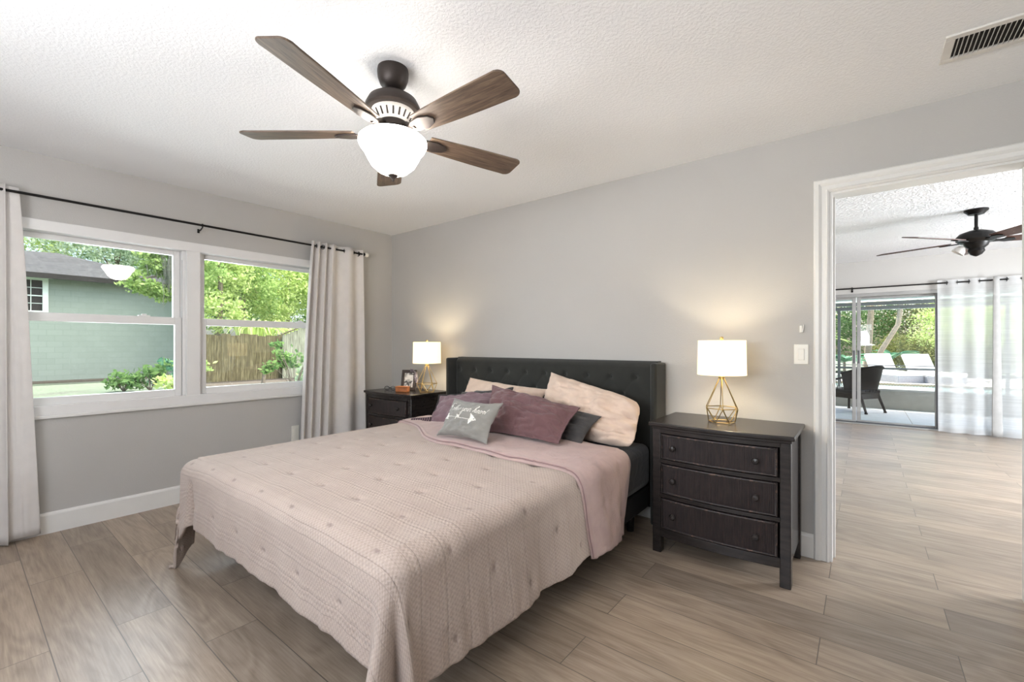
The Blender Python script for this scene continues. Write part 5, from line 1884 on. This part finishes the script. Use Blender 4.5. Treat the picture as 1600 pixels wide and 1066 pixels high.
# fence and the taller grey part at its right end
mb = MB()
y = 1.8
while y < 5.0:
    hgt = 1.56 + 0.03 * rng.normal()
    mb.box(-13.03, y, -0.06, -13.0, y + 0.138, hgt)
    y += 0.145
mb.box(-13.09, 1.8, 0.4, -13.03, 5.0, 0.5).box(-13.09, 1.8, 1.2, -13.03, 5.0, 1.3)
tag(obj('fence', mb, 'fence', None, smooth=0), 'weathered wooden picket fence across the back yard', 'fence')
mb = MB()
y = 4.6
while y < 9.0:
    hgt = min(2.05, 1.58 + (y - 4.6) * 0.42) if y < 6.2 else 2.05
    mb.box(-12.83, y, -0.06, -12.8, y + 0.138, hgt)
    y += 0.145
mb.box(-12.89, 4.6, 0.4, -12.83, 9, 0.5).box(-12.89, 4.6, 1.3, -12.83, 9, 1.4)
o = tag(obj('fence', mb, 'fence_grey', None, smooth=0), 'taller grey fence section with a sloping top at the right', 'fence')
mb = MB().tube([(-12.76, 4.55, 1.60), (-12.76, 5.7, 2.08), (-12.76, 9.0, 2.10)], 0.03, 6)
obj('cap_rail', mb, 'fence', o)
m = MB().box(-12.9, 1.0, -0.06, -10.6, 7, -0.035).box(-17.99, -8, -0.06, -17.0, 2.5, -0.03)
tag(obj('mulch_bed', m, 'soil', None), 'strip of brown mulch along the fence and house wall', 'mulch', None, 'stuff')


def shrub(label, c, h, r, n, size, mat, group=None, name='shrub', cat='shrub', long=2.0):
    t = thing(name, label, cat, c, group)
    tb = MB()
    tips = []
    for k in range(12):
        a = 2 * PI * k / 12 + rng.random()
        tip = Vector(c) + Vector((r * (0.3 + 0.6 * rng.random()) * math.cos(a), r * (0.3 + 0.6 * rng.random()) * math.sin(a), h * (0.3 + 0.65 * rng.random())))
        tips.append(tip)
        tb.tube([c, Vector(c).lerp(tip, 0.5) + Vector((0, 0, h * 0.08)), tip], 0.012, 5, r1=0.004)
    obj('stem', tb, 'bark', t)
    obj('foliage', leaves_mb([(p.x, p.y, p.z, r * 0.3, r * 0.3, h * 0.16) for p in tips], n, size, long=long, shell=0.2, drop=-0.3), mat, t, smooth=0)
    return t


SG = 'low shrubs along the neighbour house'
for i, (x, y, h, r, mt_, lab) in enumerate((
        (-11.6, -0.15, 0.55, 0.40, 'leaf_deep', 'low shrub at the left end of the row by the house'),
        (-11.2, 0.35, 0.75, 0.42, 'leaf_deep', 'dark leafy shrub next to the left one in the row'),
        (-11.4, 0.85, 0.80, 0.45, 'leaf_blue', 'grey-green shrub in the middle of the row'),
        (-11.6, 1.35, 0.75, 0.42, 'leaf_mid', 'bright leafy shrub at the right end of the row'),
        (-9.6, 0.55, 0.5, 0.35, 'leaf_yellow', 'yellow-green plant in front of the shrub row'))):
    shrub(lab, (x, y, -0.06), h, r, 260, 0.085, mt_, SG)
shrub('arching camellia bush right in front of the fence', (-7.6, 2.55, -0.06), 1.35, 0.75, 520, 0.075, 'leaf_deep', None, long=1.7)
tb = MB().tube([(-10.0, 2.75, -0.06), (-10.0, 2.8, 0.35), (-9.9, 2.78, 0.6)], 0.06, 8, r1=0.04)
obj_ = tag(obj('tree_stump', tb, 'bark', None), 'short pale stump at the foot of the fence', 'stump')
shrub('small yellow-green weed at the foot of the fence', (-10.2, 4.1, -0.06), 0.35, 0.25, 90, 0.07, 'leaf_yellow', None, name='weed', cat='plant')
shrub('grey-leaved bush at the right edge under the fence', (-7.8, 3.15, -0.06), 0.7, 0.5, 300, 0.07, 'leaf_grey', None)

# garden beyond the pool
GG = 'bushes beyond the pool'
tree('large yellow-green bush behind the right lounger', (7.0, 19.6, -0.06), (7.0, 19.6, 1.4), [(6.6, 19.2, 1.5, 1.3, 1.0, 1.0), (7.9, 19.4, 1.6, 1.2, 1.0, 1.1), (7.1, 19.6, 2.4, 1.3, 1.0, 0.7), (8.9, 19.8, 1.5, 1.0, 1.0, 1.3)], 21216, 0.048, 'leaf_yellow', 'bush', 'bush', GG)
tree('olive bush behind the left lounger', (5.4, 19.4, -0.06), (5.4, 19.4, 1.0), [(5.3, 19.0, 0.9, 1.0, 0.8, 0.7), (6.2, 18.8, 0.8, 0.9, 0.7, 0.6), (7.4, 18.6, 0.8, 0.9, 0.6, 0.6)], 12240, 0.048, 'leaf_olive', 'bush', 'bush', GG)
tree('tall dark hedge tree at the back of the garden', (8, 23, -0.06), (8, 23, 3.0), [(5.6, 22.5, 3.2, 1.6, 1.0, 1.6), (7.6, 22.7, 3.6, 1.8, 1.0, 1.7), (9.8, 22.8, 3.4, 1.8, 1.0, 1.9), (11.8, 22.8, 3.2, 1.8, 1.0, 2.0), (6.4, 22.4, 1.6, 1.8, 0.9, 1.3), (9.5, 22.4, 1.6, 2, 0.9, 1.3)], 26520, 0.067, 'leaf_olive', 'tree', 'tree', GG)
tree('hedge tree behind the patio post', (1.6, 21.5, -0.06), (1.6, 21.5, 2.5), [(1.2, 21.4, 2.0, 1.3, 0.9, 1.6), (2.8, 21.6, 2.3, 1.3, 0.9, 1.8), (4.2, 21.8, 2.4, 1.2, 0.9, 1.8)], 20400, 0.059, 'leaf_deep', 'tree', 'tree', GG)
# banana-like plants: leaning pale trunk with big blue-green leaves


def big_leaf(mb, p, d, L, w):
    d = Vector(d).normalized()
    sd = d.cross(Vector((0, 0, 1)))
    sd = sd.normalized() if sd.length > 0.05 else Vector((1, 0, 0))
    n = 8
    b = len(mb.v)
    for i in range(n + 1):
        t = i / n
        c = Vector(p) + d * L * t + Vector((0, 0, -0.45 * L * t * t))
        ww = w * math.sin(PI * min(1, 0.08 + 0.92 * t)) ** 0.7
        mb.v += [tuple(c - sd * ww + Vector((0, 0, 0.25 * ww))), tuple(c), tuple(c + sd * ww + Vector((0, 0, 0.25 * ww)))]
    for i in range(n):
        for k in (0, 1):
            mb.f.append((b + 3 * i + k, b + 3 * i + k + 1, b + 3 * i + 3 + k + 1, b + 3 * i + 3 + k))


def plant(label, pts, top_leaves, mat, name, L, w, rad, trunk='pale_trunk'):
    t = thing(name, label, 'plant', pts[0])
    obj('trunk', MB().tube(pts, rad, 8, r1=rad * 0.75), trunk, t)
    mb = MB()
    for k in range(top_leaves):
        a = 2 * PI * k / top_leaves + 0.4 * rng.random()
        big_leaf(mb, Vector(pts[-1]), (math.cos(a), math.sin(a), 0.35 + 0.7 * rng.random()), L * (0.7 + 0.5 * rng.random()), w)
    obj('leaf_crown', mb, mat, t, smooth=60)
    return t


plant('leaning pale-trunked tropical plant left of the loungers', [(4.35, 16.6, -0.06), (4.6, 16.7, 1.0), (5.05, 16.9, 1.9), (5.2, 17, 3.2)], 10, 'leaf_blue', 'tropical_plant', 1.2, 0.14, 0.085)
plant('straw-coloured palm seen left of the patio post', [(2.7, 16.0, -0.06), (2.75, 16, 1.2), (2.8, 16, 2.1)], 16, 'leaf_straw', 'palm', 1.1, 0.06, 0.10)
plant('green spiky palm at the left of the door view', [(2.9, 14.9, -0.06), (2.95, 14.9, 0.9), (3.0, 14.9, 1.35)], 22, 'leaf_mid', 'palm', 0.9, 0.05, 0.09, 'pale_trunk')
plant('dry palm trunk right of the door mullion', [(4.2, 18.0, -0.06), (4.3, 18, 1.6), (4.35, 18, 2.6)], 16, 'leaf_straw', 'palm', 1.2, 0.06, 0.12)
for i, (x, y, z, lab) in enumerate(((4.9, 17.6, 0.7, 'broad-leaved plant just behind the leaning trunk'), (3.6, 16.6, 0.6, 'broad-leaved plant low behind the door mullion'), (2.9, 16.8, 0.6, 'broad-leaved plant behind the patio post'))):
    plant(lab, [(x, y, -0.06), (x, y, z * 0.5), (x, y, z)], 14, 'leaf_blue', 'broadleaf_plant', 1.0, 0.15, 0.05, 'bark')

# the helper property is not part of the scene
for o in bpy.data.objects:
    if '_org' in o:
        del o['_org']
